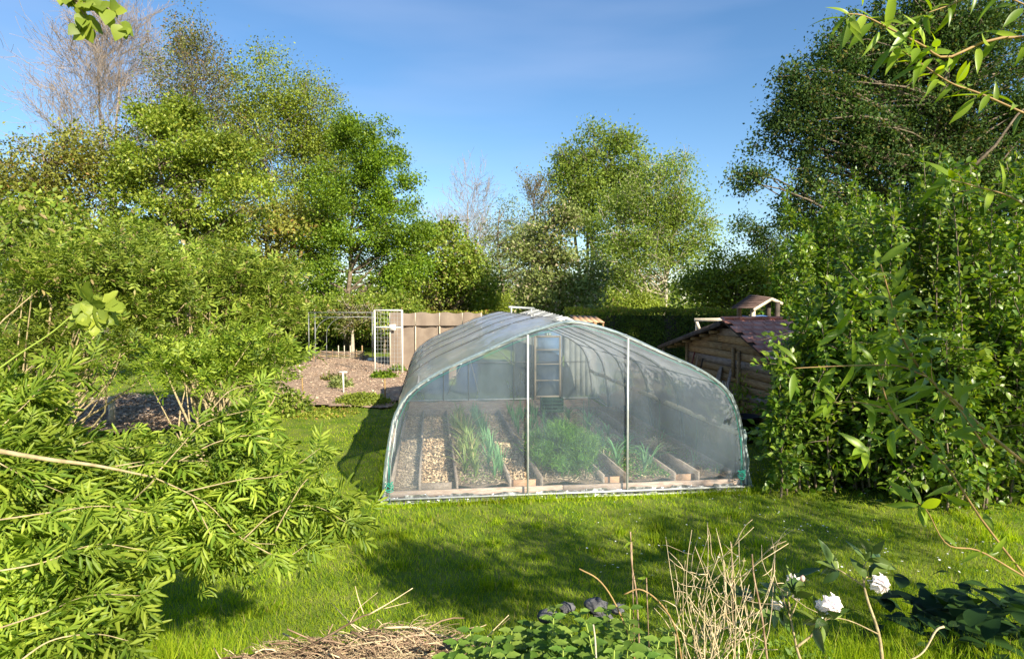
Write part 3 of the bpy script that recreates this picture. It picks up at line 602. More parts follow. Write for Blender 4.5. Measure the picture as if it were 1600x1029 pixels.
endfilm('front_sheet', .01, M['film_front'], seed=3); endfilm('rear_sheet', TLEN - .01, M['film_rear'], seed=4)
# folded edge strip and clips along the front hoop
e0 = prof_line(-.045, -.012); e1 = prof_line(.0, .012); e2 = prof_line(.075, .006); m_ = len(e0)
e0 += rr.normal(size=e0.shape) * .004; e2 += rr.normal(size=e2.shape) * .006
V = np.concatenate([e0, e1, e2]); idx = np.concatenate([np.arange(m_ - 1), m_ + np.arange(m_ - 1)])
ob('folded_edge', (V, np.stack([idx, idx + 1, idx + m_ + 1, idx + m_], -1)), M['film_edge'], tun, True)
pf = prof_line(-.025, -.03)
for j in range(3, len(pf) - 3, 2):
    if pf[j][2] < 1.75: ob('clip', tube([pf[j] - unit(pf[j + 1] - pf[j]) * .02, pf[j] + unit(pf[j + 1] - pf[j]) * .02], .0055, 6), M['film_edge'], tun)
ob('teal_edge_line', tube(prof_line(-.03, -.062)[2:-2], .0022, 4), M['teal'], tun)
# posts, rails, purlins
for u in (1.75, 3.0):
    zt = float(np.interp(u, pr[:, 0], pr[:, 1])) - .03; ob('front_post', tube([T(u, -.03, .02), T(u - .003, -.03, zt)], .0135, 8), M['white_metal'], tun, True)
for z, t in ((.02, -.085), (.062, -.045)): ob('base_rail', tube([T(-.04, t, z), T(TW + .05, t, z)], .0125, 8), M['white_metal'], tun, True)
for s, u in ((0, .0), (1, TW)): ob('side_rail', tube([T(u, -.05, .03), T(u, TLEN, .03)], .016, 8), M['white_metal'], tun, True)
for u, z in ((.42, 1.37), (TW - .42, 1.37), (TW / 2, 2.13)): ob('purlin', tube([T(u, 0, z), T(u, TLEN, z)], .012, 6), M['grey_metal'], tun, True)
ob('wooden_rail', beam(T(TW - .1, .02, .73), T(TW - .1, TLEN, .73), .03, .075), M['wood_pale'], tun)
ob('wooden_rail', beam(T(.12, .02, .73), T(.12, TLEN, .73), .02, .03), M['wood_grey'], tun)
for u in (.9, 1.5, 2.6, 3.05, 3.8):
    zt = float(np.interp(u, pr[:, 0], pr[:, 1])) - .03; ob('rear_post', tube([T(u, TLEN - .06, 0), T(u, TLEN - .06, zt)], .014, 6), M['grey_metal'], tun, True)
ob('rear_rail', tube([T(0, TLEN - .05, .05), T(TW, TLEN - .05, .05)], .02, 6), M['white_metal'], tun, True)
ob('rear_rail', tube([T(.1, TLEN - .07, .95), T(TW - .1, TLEN - .07, .95)], .012, 6), M['grey_metal'], tun, True)
for a, b in (((1.75, .2), (1.35, 1.75)), ((1.75, 1.7), (2.6, .9)), ((1.0, .2), (1.6, 1.5))): ob('brace', tube([T(a[0], TLEN - .08, a[1]), T(b[0], TLEN - .08, b[1])], .01, 5), M['white_metal'], tun)
dr = ob('rear_door', join([box(T(3.12, TLEN - .1, .82), (.05, .03, 1.55), rz=.127), box(T(3.74, TLEN - .1, .82), (.05, .03, 1.55), rz=.127), box(T(3.43, TLEN - .1, 1.57), (.57, .03, .05), rz=.127), box(T(3.43, TLEN - .1, .1), (.57, .03, .05), rz=.127)]), M['wood_pale'], tun)
for z in (.5, .9, 1.25): ob('slat', box(T(3.43, TLEN - .1, z), (.569, .02, .025), rz=.127), M['wood_pale'], dr)
# crinkled silver skirt between the rails
n = 150; V = []; r = np.random.default_rng(5)
for i in range(n + 1):
    u = TW * i / n
    for j, z in enumerate((.02, .045, .075, .10)): V.append(T(u, -.02 + .006 * math.sin(i * 1.7 + j) + r.normal() * .004, z + r.normal() * .004 - (.02 if j == 3 else 0) * (math.sin(i * .35) > 0)))
k = 4; idx = (np.arange(n)[:, None] * k + np.arange(k - 1)[None]).reshape(-1)
sk = (np.array(V), np.stack([idx, idx + k, idx + k + 1, idx + 1], -1)); ob('foil_skirt', sk, M['foil'], tun)
# loose flap flaring out at the far front corner
V = []
for i in range(9):
    z = .78 * (1 - i / 8); 
    for j in range(5): V.append(T(TW - .07 + (.10 * (1 - z / .8)) * (1 + j * .12) + .012 * math.sin(i * 2 + j), -.05 + j * .12, z + .01))
idx = (np.arange(8)[:, None] * 5 + np.arange(4)[None]).reshape(-1)
ob('loose_flap', (V, np.stack([idx, idx + 1, idx + 6, idx + 5], -1)), M['film_edge'], tun, True)
# teal twine knots
for u in (.09, TW - .12):
    pts = np.array([T(u + .045 * math.sin(a * 1.3), -.07 + .02 * math.cos(a * 2.1), .2 + .05 * math.sin(a * .9) + a * .002) for a in np.arange(0, 22, .5)])
    ob('twine', join([tube(smooth(pts, 120), .004, 4), tube([T(u, -.06, .02), T(u - .01, -.06, .7)], .003, 4)]), M['teal'], tun)
for u in (.055, .1): ob('cord', tube(np.array([T(u, -.07, .03), T(u + .01, -.07, .5), T(u + .09, -.07, 1.02)]), .004, 4), M['white_metal'], tun)

# ------------------------------------------------------------------ raised beds in the tunnel
BU = [.10, .44, .9, 1.56, 1.96, 2.75, 3.05, 3.69, 4.01, 4.47]
RZ = .1267; TB0 = .16; TB1 = 5.4
bedinfo = [(0, 1, 'narrow bed of grey-brown mulch along the sunny film side, hardly planted'), (2, 3, 'bed with two rows of garlic and leeks between the two chip paths'), (4, 5, 'bed with the big feathery dill at its front end'), (6, 7, 'bed of weedy straw with scattered leeks right of the dill'), (8, 9, 'dark soil bed along the shed side of the tunnel')]
ws = lambda u0, u1, t0, t1, n, r: (r.uniform(u0, u1, n), r.uniform(t0, t1, n))
rb = np.random.default_rng(17)
def plank(u0, t0, u1, t1, zc, h, th, m, parent, nm='plank'):
    return ob(nm, beam(T(u0, t0, zc), T(u1, t1, zc), th, h), m, parent)
def strip(name, u0, u1, z, m, parent, amp=.012, t1=None, t0=None, n1=9, n2=70):
    us = np.linspace(u0, u1, n1); tt = np.linspace(t0 or TB0, t1 or TB1, n2); V = [T(u, t, z + amp * math.sin(u * 9 + t * 4) + rb.normal() * amp * .5) for t in tt for u in us]
    idx = (np.arange(n2 - 1)[:, None] * n1 + np.arange(n1 - 1)[None]).reshape(-1)
    return ob(name, (V, np.stack([idx, idx + 1, idx + n1 + 1, idx + n1], -1)), m, parent, True)
beds = []
for a, b, lab in bedinfo:
    u0, u1 = BU[a], BU[b]; root = empty('raised_bed', T((u0 + u1) / 2, 2.8), lab, 'raised bed', 'raised beds inside the tunnel')
    for k, u in ((a, u0), (b, u1)):
        # each side is made of two boards laid end to end
        plank(u, TB0, u, 2.75, .115, .2, .026, M['wood_grey'], root); plank(u, 2.756, u + .004, TB1, .113, .19, .026, M['wood_grey'], root)
    tag(strip('soil', u0 + .014, u1 - .014, .13 if a else .10, M['soil'], root, .014), kind='stuff')
    n = int(6500 * (u1 - u0)); uu, tt = ws(u0 + .03, u1 - .03, TB0 + .02, TB1, n, rb); D = rb.normal(size=(n, 3)); D[:, 2] *= .3
    Pm = np.array([T(x, y, (.14 if a else .11) + z) for x, y, z in zip(uu, tt, rb.uniform(0, .03, n))])
    mm = {0: 'straw_grey', 2: 'straw_grey', 4: 'straw_grey', 6: 'straw', 8: 'soil'}[a]
    o = ob('mulch', join([scatter(STRAW, Pm[::2], D[::2], rdir(len(Pm[::2]), 2, rb), rb.uniform(.03, .10, len(Pm[::2]))), scatter(CHIP, Pm[1::2], D[1::2], rdir(len(Pm[1::2]), 2, rb), rb.uniform(.01, .025, len(Pm[1::2])))]), M[mm], root); tag(o, kind='stuff')
    beds.append(root)
paths = [(1, 2, 'wood_grey', 'bright chip path nearest the sunny film side'), (3, 4, 'wood_orange', 'second chip path, half shaded by its boards'), (5, 6, 'wood_orange', 'path right of the dill, its shade put into greyer chips'), (7, 8, 'wood_orange', 'sunken path along the soil bed, its shade put into greyer chips')]
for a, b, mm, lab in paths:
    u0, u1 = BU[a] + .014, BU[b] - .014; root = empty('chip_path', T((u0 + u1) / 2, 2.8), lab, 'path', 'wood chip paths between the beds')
    bright = a < 5  # the other two paths get greyer, sparser chips in place of their shadow
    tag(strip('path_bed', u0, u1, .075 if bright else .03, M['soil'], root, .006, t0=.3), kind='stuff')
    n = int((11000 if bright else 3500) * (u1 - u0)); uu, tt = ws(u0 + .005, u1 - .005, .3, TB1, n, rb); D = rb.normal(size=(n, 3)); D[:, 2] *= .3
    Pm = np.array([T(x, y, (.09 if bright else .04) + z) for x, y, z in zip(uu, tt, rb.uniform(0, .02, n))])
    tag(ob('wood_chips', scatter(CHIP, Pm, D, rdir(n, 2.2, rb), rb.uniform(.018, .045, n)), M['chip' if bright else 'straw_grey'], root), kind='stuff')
    ob('end_board', beam(T(u0, .27, .085), T(u1, .27, .085), .022, .15), M[mm], root)
rg_ = empty('rear_path', T(2.3, 6.6), 'strip of trodden pale straw ground behind the ends of the beds', 'path'); tag(strip('trodden_straw', .1, 4.5, .03, M['mulch_base'], rg_, .012, t0=5.45, t1=TLEN - .08, n1=30, n2=24), kind='stuff')
fb = empty('front_sill', T(TW / 2, .08), 'pinkish timber sill lying just inside the front film', 'timber sill')
for u0, u1 in ((.06, 2.2), (2.21, 4.52)): plank(u0, .07, u1, .07, .075, .11, .035, M['wood_pink'], fb)
ob('rear_board', beam(T(.1, TB1 + .03, .12), T(4.5, TB1 + .03, .12), .03, .2), M['wood_grey'], fb)

# bed plants ------------------------------------------------------
def strap_plant(name, label, cat, p, n, h, wd, m, r, group, lean=.45, curl=.35):
    """rosette of strap leaves; every leaf its own part"""
    root = empty(name, p, label, cat, group); fa = []
    for i in range(n):
        a = r.uniform(0, 6.28); ln = h * r.uniform(.65, 1.1); le = lean * r.uniform(.3, 1.4); k = 7; s = np.linspace(0, 1, k)
        d2 = np.array([math.cos(a), math.sin(a), 0]); side = np.array([-math.sin(a), math.cos(a), 0])
        c = np.array(p) + d2[None] * (ln * le * s ** 1.6)[:, None] + ZZ * (ln * (s - curl * le * s ** 3))[:, None]
        wv = wd * (1 - s ** 2.5) * .5 + .0006; V = np.stack([c - side * wv[:, None], c + ZZ * -.003, c + side * wv[:, None]], 1).reshape(-1, 3); Fc = []
        for j in range(k - 1):
            for q in (0, 1): b = j * 3 + q; Fc += [(b, b + 1, b + 4), (b, b + 4, b + 3)]
        fa.append((V, Fc))
    for v in fa[:4]: ob('leaf', v, m, root)
    if len(fa) > 4: ob('leaves', join(fa[4:]), m, root)
    return root
rp = np.random.default_rng(23)
t = .55; i = 0
while t < 4.9:
    strap_plant('garlic_plant', 'frontmost yellowish garlic plant of its row, nearest the sill' if t < .6 else 'yellowish garlic plant in the left-hand row of the garlic bed', 'garlic plant', T(1.12 + rp.normal() * .07, t, .13), 12, rp.uniform(.32, .5), .024, M['garlic'], rp, 'garlic row', .7); t += rp.uniform(.13, .24)
t = .42
while t < 4.9:
    strap_plant('leek_plant', 'frontmost blue-green leek beside the second chip path, nearest the sill' if t < .45 else 'blue-green leek in the dense row by the second chip path', 'leek', T(1.43 + rp.normal() * .04, t, .13), 13, rp.uniform(.34, .46), .013, M['leek'], rp, 'leek row beside the second chip path', .4, .2); t += rp.uniform(.13, .22)
t = 1.9
while t < 5.2:
    for uu in (2.1, 2.35, 2.6): strap_plant('leek_plant', 'leek in the dense stand behind the dill', 'leek', T(uu + rp.normal() * .04, t + rp.normal() * .05, .13), 8, rp.uniform(.3, .42), .016, M['leek'], rp, 'leeks behind the dill', .4, .2)
    t += rp.uniform(.25, .34)
for uu, tt in ((3.15, .9), (3.25, 1.35), (3.4, .5), (3.2, 1.8), (3.55, 2.8), (3.3, 4.8), (3.2, 2.2), (3.35, 2.6), (3.5, 1.6), (3.62, 1.1), (3.56, .75), (3.3, 3.2), (3.6, 2.0), (3.45, 3.8), (3.2, 4.3)):
    strap_plant('leek_plant', 'frontmost scattered leek, just behind the sill right of the dill' if tt == .5 else ('rearmost scattered leek, near the green crate' if tt == 4.8 else 'scattered leek among the straw right of the dill'), 'leek', T(uu, tt, .13), 13, rp.uniform(.3, .46), .024, M['leek'], rp, 'scattered leeks in the straw bed', .8, .5)
for uu, tt in ((4.1, 1.5), (4.25, .9), (4.38, .4), (4.3, 2.3)):
    strap_plant('leek_plant', 'small leek on the dark soil bed', 'leek', T(uu, tt, .13), 7, rp.uniform(.15, .3), .014, M['leek'], rp, 'leeks on the dark soil bed', .7, .4)
for uu, tt in ((2.03, .9), (2.05, 1.4), (2.02, 1.75)):
    strap_plant('garlic_plant', 'yellowing garlic plant left of the dill by the tunnel post', 'garlic plant', T(uu, tt, .13), 8, rp.uniform(.28, .4), .014, M['garlic'], rp, 'garlic beside the dill', .7)
# dill: feathery mound
dp = empty('dill_plant', T(2.4, .95, .1), 'big feathery green dill mound just behind the front film', 'dill plant')
n = 20000; r = np.random.default_rng(31); parts = []; st = []
for k in range(60):
    a = r.uniform(0, 6.28); rad = r.uniform(.05, .56) ; b0 = T(2.38 + r.normal() * .12, .95 + r.normal() * .3, .12); tip = T(2.36 + math.cos(a) * rad, 1. + math.sin(a) * rad * 1.6, .12 + r.uniform(.34, .62) * (1 - .55 * (rad / .56) ** 2))
    c = curve(b0, tip, 6, .05, .1, r); st.append(tube(c, np.linspace(.005, .002, 6), 4, False)); m = n // 60
    f = r.uniform(.0, 1.05, m) ** .6; pc = np.array([[np.interp(x, np.linspace(0, 1, 6), c[:, j]) for j in range(3)] for x in f]); pc += r.normal(size=(m, 3)) * .05
    dd = unit(r.normal(size=(m, 3)) + unit(tip - b0) + [0, 0, .3]); parts.append(scatter(([(-.05, 0, 0), (.05, 0, 0), (.03, .5, .05), (-.03, .5, .05), (0, 1, 0)], [(0, 1, 2), (0, 2, 3), (3, 2, 4)]), pc, dd, rdir(m, .3, r), r.uniform(.04, .10, m)))
ob('stems', join(st), M['dill'], dp); tag(ob('fronds', join(parts), M['dill'], dp), kind='stuff')
# low weeds
def weeds(name, lab, poly, n, size, z, m, r):
    uu, tt = ws(*poly, n, r); Pm = np.array([T(a, b, z + c) for a, b, c in zip(uu, tt, r.uniform(0, .06, n))])
    tag(ob(name, scatter(DIA, Pm, rdir(n, .5, r), rdir(n, 1.2, r), size * r.uniform(.6, 1.4, n)), M[m]), lab, 'weeds', kind='stuff')
weeds('chickweed', 'low green chickweed creeping over the straw bed', (3.1, 3.65, .2, 2.2), 2600, .03, .14, 'dill', r)
weeds('weed_seedlings', 'sparse seedlings on the dark soil bed', (4.05, 4.45, .2, 3.5), 500, .03, .13, 'dill', r)
weeds('low_weeds', 'low weeds between garlic rows', (.95, 1.5, .2, 4.5), 1600, .025, .14, 'garlic', r)
# straw heap on the boards
n = 500; Pm = np.array([T(4.02 + r.normal() * .06, 1.75 + r.normal() * .18, .2 + abs(r.normal()) * .02) for _ in range(n)]); D = r.normal(size=(n, 3)); D[:, 2] *= .2
tag(ob('straw_heap', scatter(STRAW, Pm, D, rdir(n, 2, r), r.uniform(.06, .16, n)), M['chip']), 'small heap of pale straw on the board edge of the dark bed', 'straw heap', kind='stuff')
# strings, canes, crate
for uu, tt, h in ((2.9, 1.9, .8), (3.15, 2.6, .75), (3.25, 2.9, .9), (3.85, 1.2, .9), (4.2, .7, .7), (2.62, 3.0, .7)):
    tag(ob('cane', tube([T(uu, tt, .1), T(uu + .01, tt, .1 + h)], .005, 5), M['crate_green']), 'thin dark green cane standing upright in a tunnel bed', 'cane', 'thin canes in the tunnel beds')
cr = empty('plastic_crate', T(3.0, 5.0, .22), 'green plastic crate standing at the far end of the beds', 'crate')
cc = T(3.0, 5.0, .3)
for k in range(4): ob('slat', box(T(3.0, 4.87, .25 + k * .07), (.42, .012, .045), rz=RZ), M['crate_green'], cr)
for k in range(4): ob('slat', box(T(3.0, 5.13, .25 + k * .07), (.42, .012, .045), rz=RZ), M['crate_green'], cr)
for s in (-1, 1):
    ob('crate_side', box(T(3.0 + s * .21, 5.0, .355), (.012, .27, .27), rz=RZ), M['crate_green'], cr)
ob('crate_base', box(T(3.0, 5.0, .215), (.40, .24, .012), rz=RZ), M['crate_green'], cr)

# ------------------------------------------------------------------ things behind / beside the tunnel
def barrel(label, x, y, h=.9, rad=.29):
    prf = [(0, 0), (.9, 0), (.96, .03), (.98, .3), (1.02, .33), (.98, .36), (.98, .66), (1.02, .69), (.98, .72), (.95, .97), (.88, 1.), (.86, .975), (0, .975)]
    k = 20; V = []; Fc = []
    for a, z in prf: V += [(x + math.cos(q * 2 * math.pi / k) * a * rad, y + math.sin(q * 2 * math.pi / k) * a * rad, z * h + .01) for q in range(k)]
    for i in range(len(prf) - 1): Fc += [(i * k + j, i * k + (j + 1) % k, (i + 1) * k + (j + 1) % k, (i + 1) * k + j) for j in range(k)]
    root = empty('barrel', (x, y, 0), label, 'barrel'); ob('drum', (V, Fc), M['blue'], root, True)
    a = np.arange(21) * 2 * math.pi / 20; ob('rim', tube(np.column_stack([x + np.cos(a) * rad * .93, y + np.sin(a) * rad * .93, np.full(21, h + .01)]), .012, 5, False), M['blue'], root)
barrel('blue plastic barrel glimpsed through the film, nearer the side of the tunnel', -1.95, 17.1); barrel('blue plastic barrel glimpsed through the film, right of the other barrel', -1.2, 17.3, .8)
# glasshouse shed with metal roof and blue door behind the tunnel
gs_ = empty('garden_shed', P(860, 500, 17.5) * [1, 1, 0], 'low shed with dark metal sheet roof right behind the tunnel', 'shed')
r0 = P(884, 496.5, 16.5); r1 = P(836, 483.5, 24.5); lo0 = r0 + np.array([-1.35, 0, -.42]); lo1 = r1 + np.array([-1.35, 0, -.42]); ri0 = r0 + np.array([.75, .1, -.35]); ri1 = r1 + np.array([.75, .1, -.35])
for i in range(12):
    f0 = i / 12 + .004; f1 = (i + 1) / 12 - .004
    a = r0 + (r1 - r0) * f0; b = r0 + (r1 - r0) * f1; c = lo0 + (lo1 - lo0) * f1; d = lo0 + (lo1 - lo0) * f0; up = np.array([0, 0, .02])
    V = np.array([a, b, c, d, a + up, b + up, c + up, d + up]); Fc = [(0, 1, 2, 3), (4, 7, 6, 5), (0, 4, 5, 1), (1, 5, 6, 2), (2, 6, 7, 3), (3, 7, 4, 0)]
    ob('roof_sheet', (V, Fc), M['metal_roof'], gs_)
    ob('roof_seam', beam(b + up * 1.6, c + up * 1.6, .05, .03), M['white_metal' if i % 3 == 0 else 'grey_metal'], gs_)
up = np.array([0, 0, .02]); V = np.array([r0, ri0, ri1, r1, r0 + up, ri0 + up, ri1 + up, r1 + up]); ob('rear_roof_slope', (V, [(0, 1, 2, 3), (4, 7, 6, 5), (0, 4, 5, 1), (1, 5, 6, 2), (2, 6, 7, 3), (3, 7, 4, 0)]), M['metal_roof'], gs_)
ob('barge_board', beam(lo0 + [0, -.03, 0], r0 + [0, -.03, 0], .03, .08), M['paper'], gs_); ob('barge_board', beam(ri0 + [0, -.03, 0], r0 + [0, -.03, 0], .03, .08), M['paper'], gs_)
wy = 16.6; x0 = lo0[0] + .1; x1 = ri0[0] - .1; zt = min(lo0[2], ri0[2]) - .05
nb = 14
for i in range(nb):
    a = x0 + (x1 - x0) * i / nb; b = x0 + (x1 - x0) * (i + 1) / nb
    if -.02 < (a + b) / 2 - .65 < .62: continue
    ob('plank', box(((a + b) / 2, wy, zt / 2), (b - a - .006, .025, zt)), M['grey_paint'], gs_)
dd_ = ob('door', box((.98, wy - .02, .85), (.62, .04, 1.62)), M['blue_door'], gs_)
for z in (.3, .75, 1.2): ob('door_panel', box((.98, wy - .045, z + .1), (.48, .012, .36)), M['blue_door'], dd_)
# tiny white plate with two strokes as seen above the door
pl = ob('door_plate', box((.93, wy - .06, 1.58), (.16, .012, .1)), M['crate_green'], dd_)
for s in (-.03, .035): ob('number_stroke', box((.93 + s, wy - .070, 1.585), (.018, .006, .07)), M['paper'], dd_)
ob('side_wall', box((x0, (wy + 24.4) / 2, zt / 2), (.03, 24.4 - wy, zt)), M['wood_grey'], gs_); ob('side_wall', box((x1, (wy + 24.4) / 2, zt / 2), (.03, 24.4 - wy, zt)), M['wood_grey'], gs_)
tag(ob('white_pole', join([tube([P(795, 479.5, 22), P(834, 481.5, 23)], .035, 8), tube([P(799, 480, 22), P(799, 480, 22) * [1, 1, 0]], .03, 6), tube([P(830, 481, 22.9), P(830, 481, 22.9) * [1, 1, 0]], .03, 6)]), M['white_metal']), 'white horizontal pole on two posts just above the tunnel ridge', 'pole')
# orange-brown board roof beyond
op = empty('lean_to', P(922, 500, 21) * [1, 1, 0], 'small lean-to with orange-brown board roof beyond the tunnel', 'lean-to')
a = P(900, 501, 20.5); b = P(945, 503, 20.8)
for i in range(5):
    f0 = i / 5 + .01; f1 = (i + 1) / 5 - .01; p = a + (b - a) * f0; q_ = a + (b - a) * f1; bk = np.array([-.1, 1.4, .16]); V = np.array([p, q_, q_ + bk, p + bk]); V = np.concatenate([V, V - [0, 0, .03]])
    ob('roof_board', (V, [(0, 1, 2, 3), (4, 7, 6, 5), (0, 4, 5, 1), (1, 5, 6, 2), (2, 6, 7, 3), (3, 7, 4, 0)]), M['wood_orange'], op)
for p in (a + [.05, .05, 0], b + [-.05, .05, 0], a + [-.02, 1.3, .1], b + [-.12, 1.3, .1]): ob('post', tube([p * [1, 1, 0], p - [0, 0, .03]], .035, 6), M['wood_brown'], op)
ob('back_wall', box(((a[0] + b[0]) / 2 - .1, a[1] + 1.4, a[2] / 2), (.85, .03, a[2] - .06)), M['wood_brown'], op)

# tan cloth shelter
y0 = 24.2; xa = P(610, 573, y0)[0]; xb = P(752, 573, y0)[0]; zt = P(610, 488.5, y0)[2]; zf = P(610, 507.5, y0)[2]
cs = empty('cloth_shelter', ((xa + xb) / 2, y0, 0), 'tan shade-cloth shelter with pale posts behind the vegetable plot', 'shelter')
xsn = [xa, xa + .95, xa + 1.85, xa + 2.7, xb]
for i in range(4):
    a, b = xsn[i] + .02, xsn[i + 1] - .02; n = 9; V = []
    for z in np.linspace(.02, zf - .01, 6): V += [(a + (b - a) * j / (n - 1), y0 + .02 + .015 * math.sin(j * 1.3 + i + z * 2), z) for j in range(n)]
    idx = (np.arange(5)[:, None] * n + np.arange(n - 1)[None]).reshape(-1); ob('cloth_panel', (V, np.stack([idx, idx + 1, idx + n + 1, idx + n], -1)), M['cloth_tan'], cs, True)
    V = []
    for z in np.linspace(zf - .02, zt, 4): V += [(a + (b - a) * j / (n - 1), y0 - .05 + .02 * math.sin(j * 1.1 + i) + (zt - z) * -.1, z + (.03 * math.sin(j * .8) if z == zt else 0)) for j in range(n)]
    idx = (np.arange(3)[:, None] * n + np.arange(n - 1)[None]).reshape(-1); ob('top_flap', (V, np.stack([idx, idx + 1, idx + n + 1, idx + n], -1)), M['cloth_tan'], cs, True)
for x in xsn: ob('post', tube([(x, y0 - .02, 0), (x, y0 - .02, zt)], .025, 6), M['wood_pale'], cs)
for z in (zf,): ob('rail', tube([(xa, y0 - .03, z), (xb, y0 - .03, z)], .018, 6), M['wood_brown'], cs)
ob('roof_cloth', ([(xa, y0, zt - .02), (xb, y0, zt - .02), (xb, y0 + 1.8, zt - .1), (xa, y0 + 1.8, zt - .1)], [(0, 1, 2, 3)]), M['cloth_tan'], cs)
for x in (xa, xb): ob('side_cloth', ([(x, y0 + .03, 0), (x, y0 + 1.8, 0), (x, y0 + 1.8, zt - .1), (x, y0 + .03, zt - .03)], [(0, 1, 2, 3)]), M['cloth_tan'], cs)
tag(ob('paper_sign', box((xa + .12, y0 - .14, P(0, 511, y0)[2]), (.24, .02, .22)), M['paper']), 'small blank white sign at the corner of the tan shelter', 'sign')
# white mesh gate frame
gy = 21.6; ga = P(586, 585, gy)[0]; gb = P(629, 585, gy)[0]; gz = P(586, 484.5, gy)[2]; gm = P(586, 511, gy)[2]
gf = empty('trellis_frame', ((ga + gb) / 2, gy, 0), 'tall white metal frame filled with wire mesh at the edge of the plot', 'trellis')
for x in (ga, gb): ob('post', tube([(x, gy, 0), (x, gy, gz)], .027, 8), M['paper'], gf, True)
for z in (gz, gm): ob('cross_bar', tube([(ga, gy, z), (gb, gy, z)], .022, 8), M['paper'], gf, True)
V = [tube([(x, gy, .1), (x, gy, gz)], .004, 3, False) for x in np.arange(ga + .1, gb, .11)] + [tube([(ga, gy, z), (gb, gy, z)], .004, 3, False) for z in np.arange(.2, gz, .13)]
tag(ob('wire_mesh', join(V), M['white_metal'], gf), kind='stuff')
# pipe arch left of it
ay = 25.5; pa = empty('pipe_arch', P(535, 560, ay) * [1, 1, 0], 'thin pipe frame with curved braces over the far end of the plot', 'pipe frame')
xa_, xb_ = P(483, 560, ay)[0], P(586, 560, ay)[0]; z1, z2 = P(0, 488, ay)[2], P(0, 495, ay)[2]
for x in (xa_, xa_ + .25, xb_ - .1): ob('upright', tube([(x, ay, 0), (x, ay, z1)], .02, 6), M['grey_metal'], pa, True)
for z in (z1, z2): ob('rail', tube([(xa_, ay, z), (xb_, ay, z)], .014, 6), M['grey_metal'], pa, True)
for s, yy in ((0, 0), (.3, .5)):
    a = np.linspace(0, math.pi / 2, 9); ob('curved_brace', tube(np.column_stack([xa_ + .25 + s + .8 * (1 - np.cos(a)), np.full(9, ay + yy), z2 - .75 + .75 * np.sin(a)]), .012, 5), M['grey_metal'], pa, True)
    ob('upright', tube([(xa_ + .25 + s, ay + yy, 0), (xa_ + .25 + s, ay + yy, z2 - .75)], .012, 5), M['grey_metal'], pa)
# wattle bed
wy = 27.; wa, wb = P(492, 560, wy)[0], P(566, 560, wy)[0]; wf = empty('wattle_fence', ((wa + wb) / 2, wy, 0), 'low woven willow bed edge with pale stakes at the end of the plot', 'wattle fence')
r = np.random.default_rng(51)
for i in range(9): x = wa + (wb - wa) * i / 8; ob('stake', tube([(x, wy, 0), (x, wy + r.normal() * .01, .62 if i in (4, 5, 6, 8) else .45)], .028 if i in (0, 8) else .018, 6), M['wood_pale' if i in (4, 5, 6) else 'wood_brown'], wf)
for k in range(8):
    xs_ = np.linspace(wa - .1, wb + .1, 34); ob('woven_stick', tube(np.column_stack([xs_, wy + .03 * np.cos(xs_ * math.pi / ((wb - wa) / 8) + k * math.pi), .05 + k * .045 + .01 * np.sin(xs_ * 3 + k)]), .018, 5), M['wood_grey' if k % 3 else 'twig_brown'], wf)
for s in (wa, wb): ob('end_log', tube([(s, wy - .03, .1), (s, wy + 1., .1)], .07, 8), M['wood_brown'], wf)
tag(ob('white_stone', box(P(582, 566, 26.2) * [1, 1, 0] + [0, 0, .08], (.35, .2, .16), rz=.3), M['paper']), 'pale stone lying right of the wattle bed', 'stone')
# stakes in the plot
def stake(label, px, py0, py1, d, rad, m, tee=False, nm='stake'):
    p = P(px, py1, d); z1 = P(px, py0, d)[2]; parts = [tube([(p[0], d, 0), (p[0] - .01, d, z1)], rad, 6)]
    if tee: parts.append(tube([(p[0] - .12, d, z1), (p[0] + .1, d, z1)], rad, 6))
    tag(ob(nm, join(parts), M[m]), label, 'stake')
stake('rusty orange stake at the grass side of the plot', 473, 590, 615, 17, .02, 'stem_orange'); stake('rusty orange stake close beside the tunnel film', 602, 592, 622, 16, .02, 'stem_orange')
stake('white T-shaped stake in the middle of the plot', 537, 581, 616, 17, .022, 'paper', True); stake('thin pale stick standing at the plot edge by the elders', 469, 568, 590, 20, .015, 'wood_pale'); 
stake('short white stake standing on the lawn behind the elder bushes', 335, 540, 560, 20, .05, 'paper')
stake('thick weathered wooden post at the soil bed under the elders', 176, 620, 668, 12.4, .06, 'wood_pale', nm='post')
# low herbs in plot
def mound(name, label, cat, px, py, d, rx, rz, n, size, m, seed, tpl=DIA, up=1.):
    r = np.random.default_rng(seed); c = P(px, py, d); c[2] = gh(c[0], c[1]); v = unit(r.normal(size=(n, 3))); v[:, 2] = np.abs(v[:, 2]); rad = r.uniform(.6, 1, n)[:, None]
    Pl = c + v * rad * np.array([rx, rx * .8, rz]) + r.normal(size=(n, 3)) * size * .4; Pl[:, 2] = np.maximum(Pl[:, 2], .02)
    root = empty(name, c, label, cat); ob('foliage', scatter(tpl, Pl, rdir(n, .3, r) + v * .5, v * .8 + rdir(n, up, r) * .6, size * r.uniform(.6, 1.4, n)), M[m], root)
    ob('stems', join([tube([c, c + unit(np.array([r.normal(), r.normal(), 1.2])) * rz * .9], .008, 4, False) for _ in range(12)]), M['stalk'], root); return root
mound('thyme_mound', 'low spreading green herb mound half in the tunnel shadow', 'herb', 566, 640, 15.2, .68, .26, 5000, .05, 'lime', 61)
mound('leafy_plant', 'bright leafy plant at the foot of the white mesh frame', 'plant', 600, 590, 20.3, .42, .22, 900, .09, 'bright', 62)
mound('leafy_plant', 'small greyish cabbage-like plant by the T-shaped stake', 'plant', 532, 605, 18, .3, .28, 400, .12, 'greyleaf', 63)
mound('leafy_plant', 'small brownish plant in the mulch left of the T-shaped stake', 'plant', 520, 595, 19.5, .3, .2, 300, .1, 'rusty', 64)
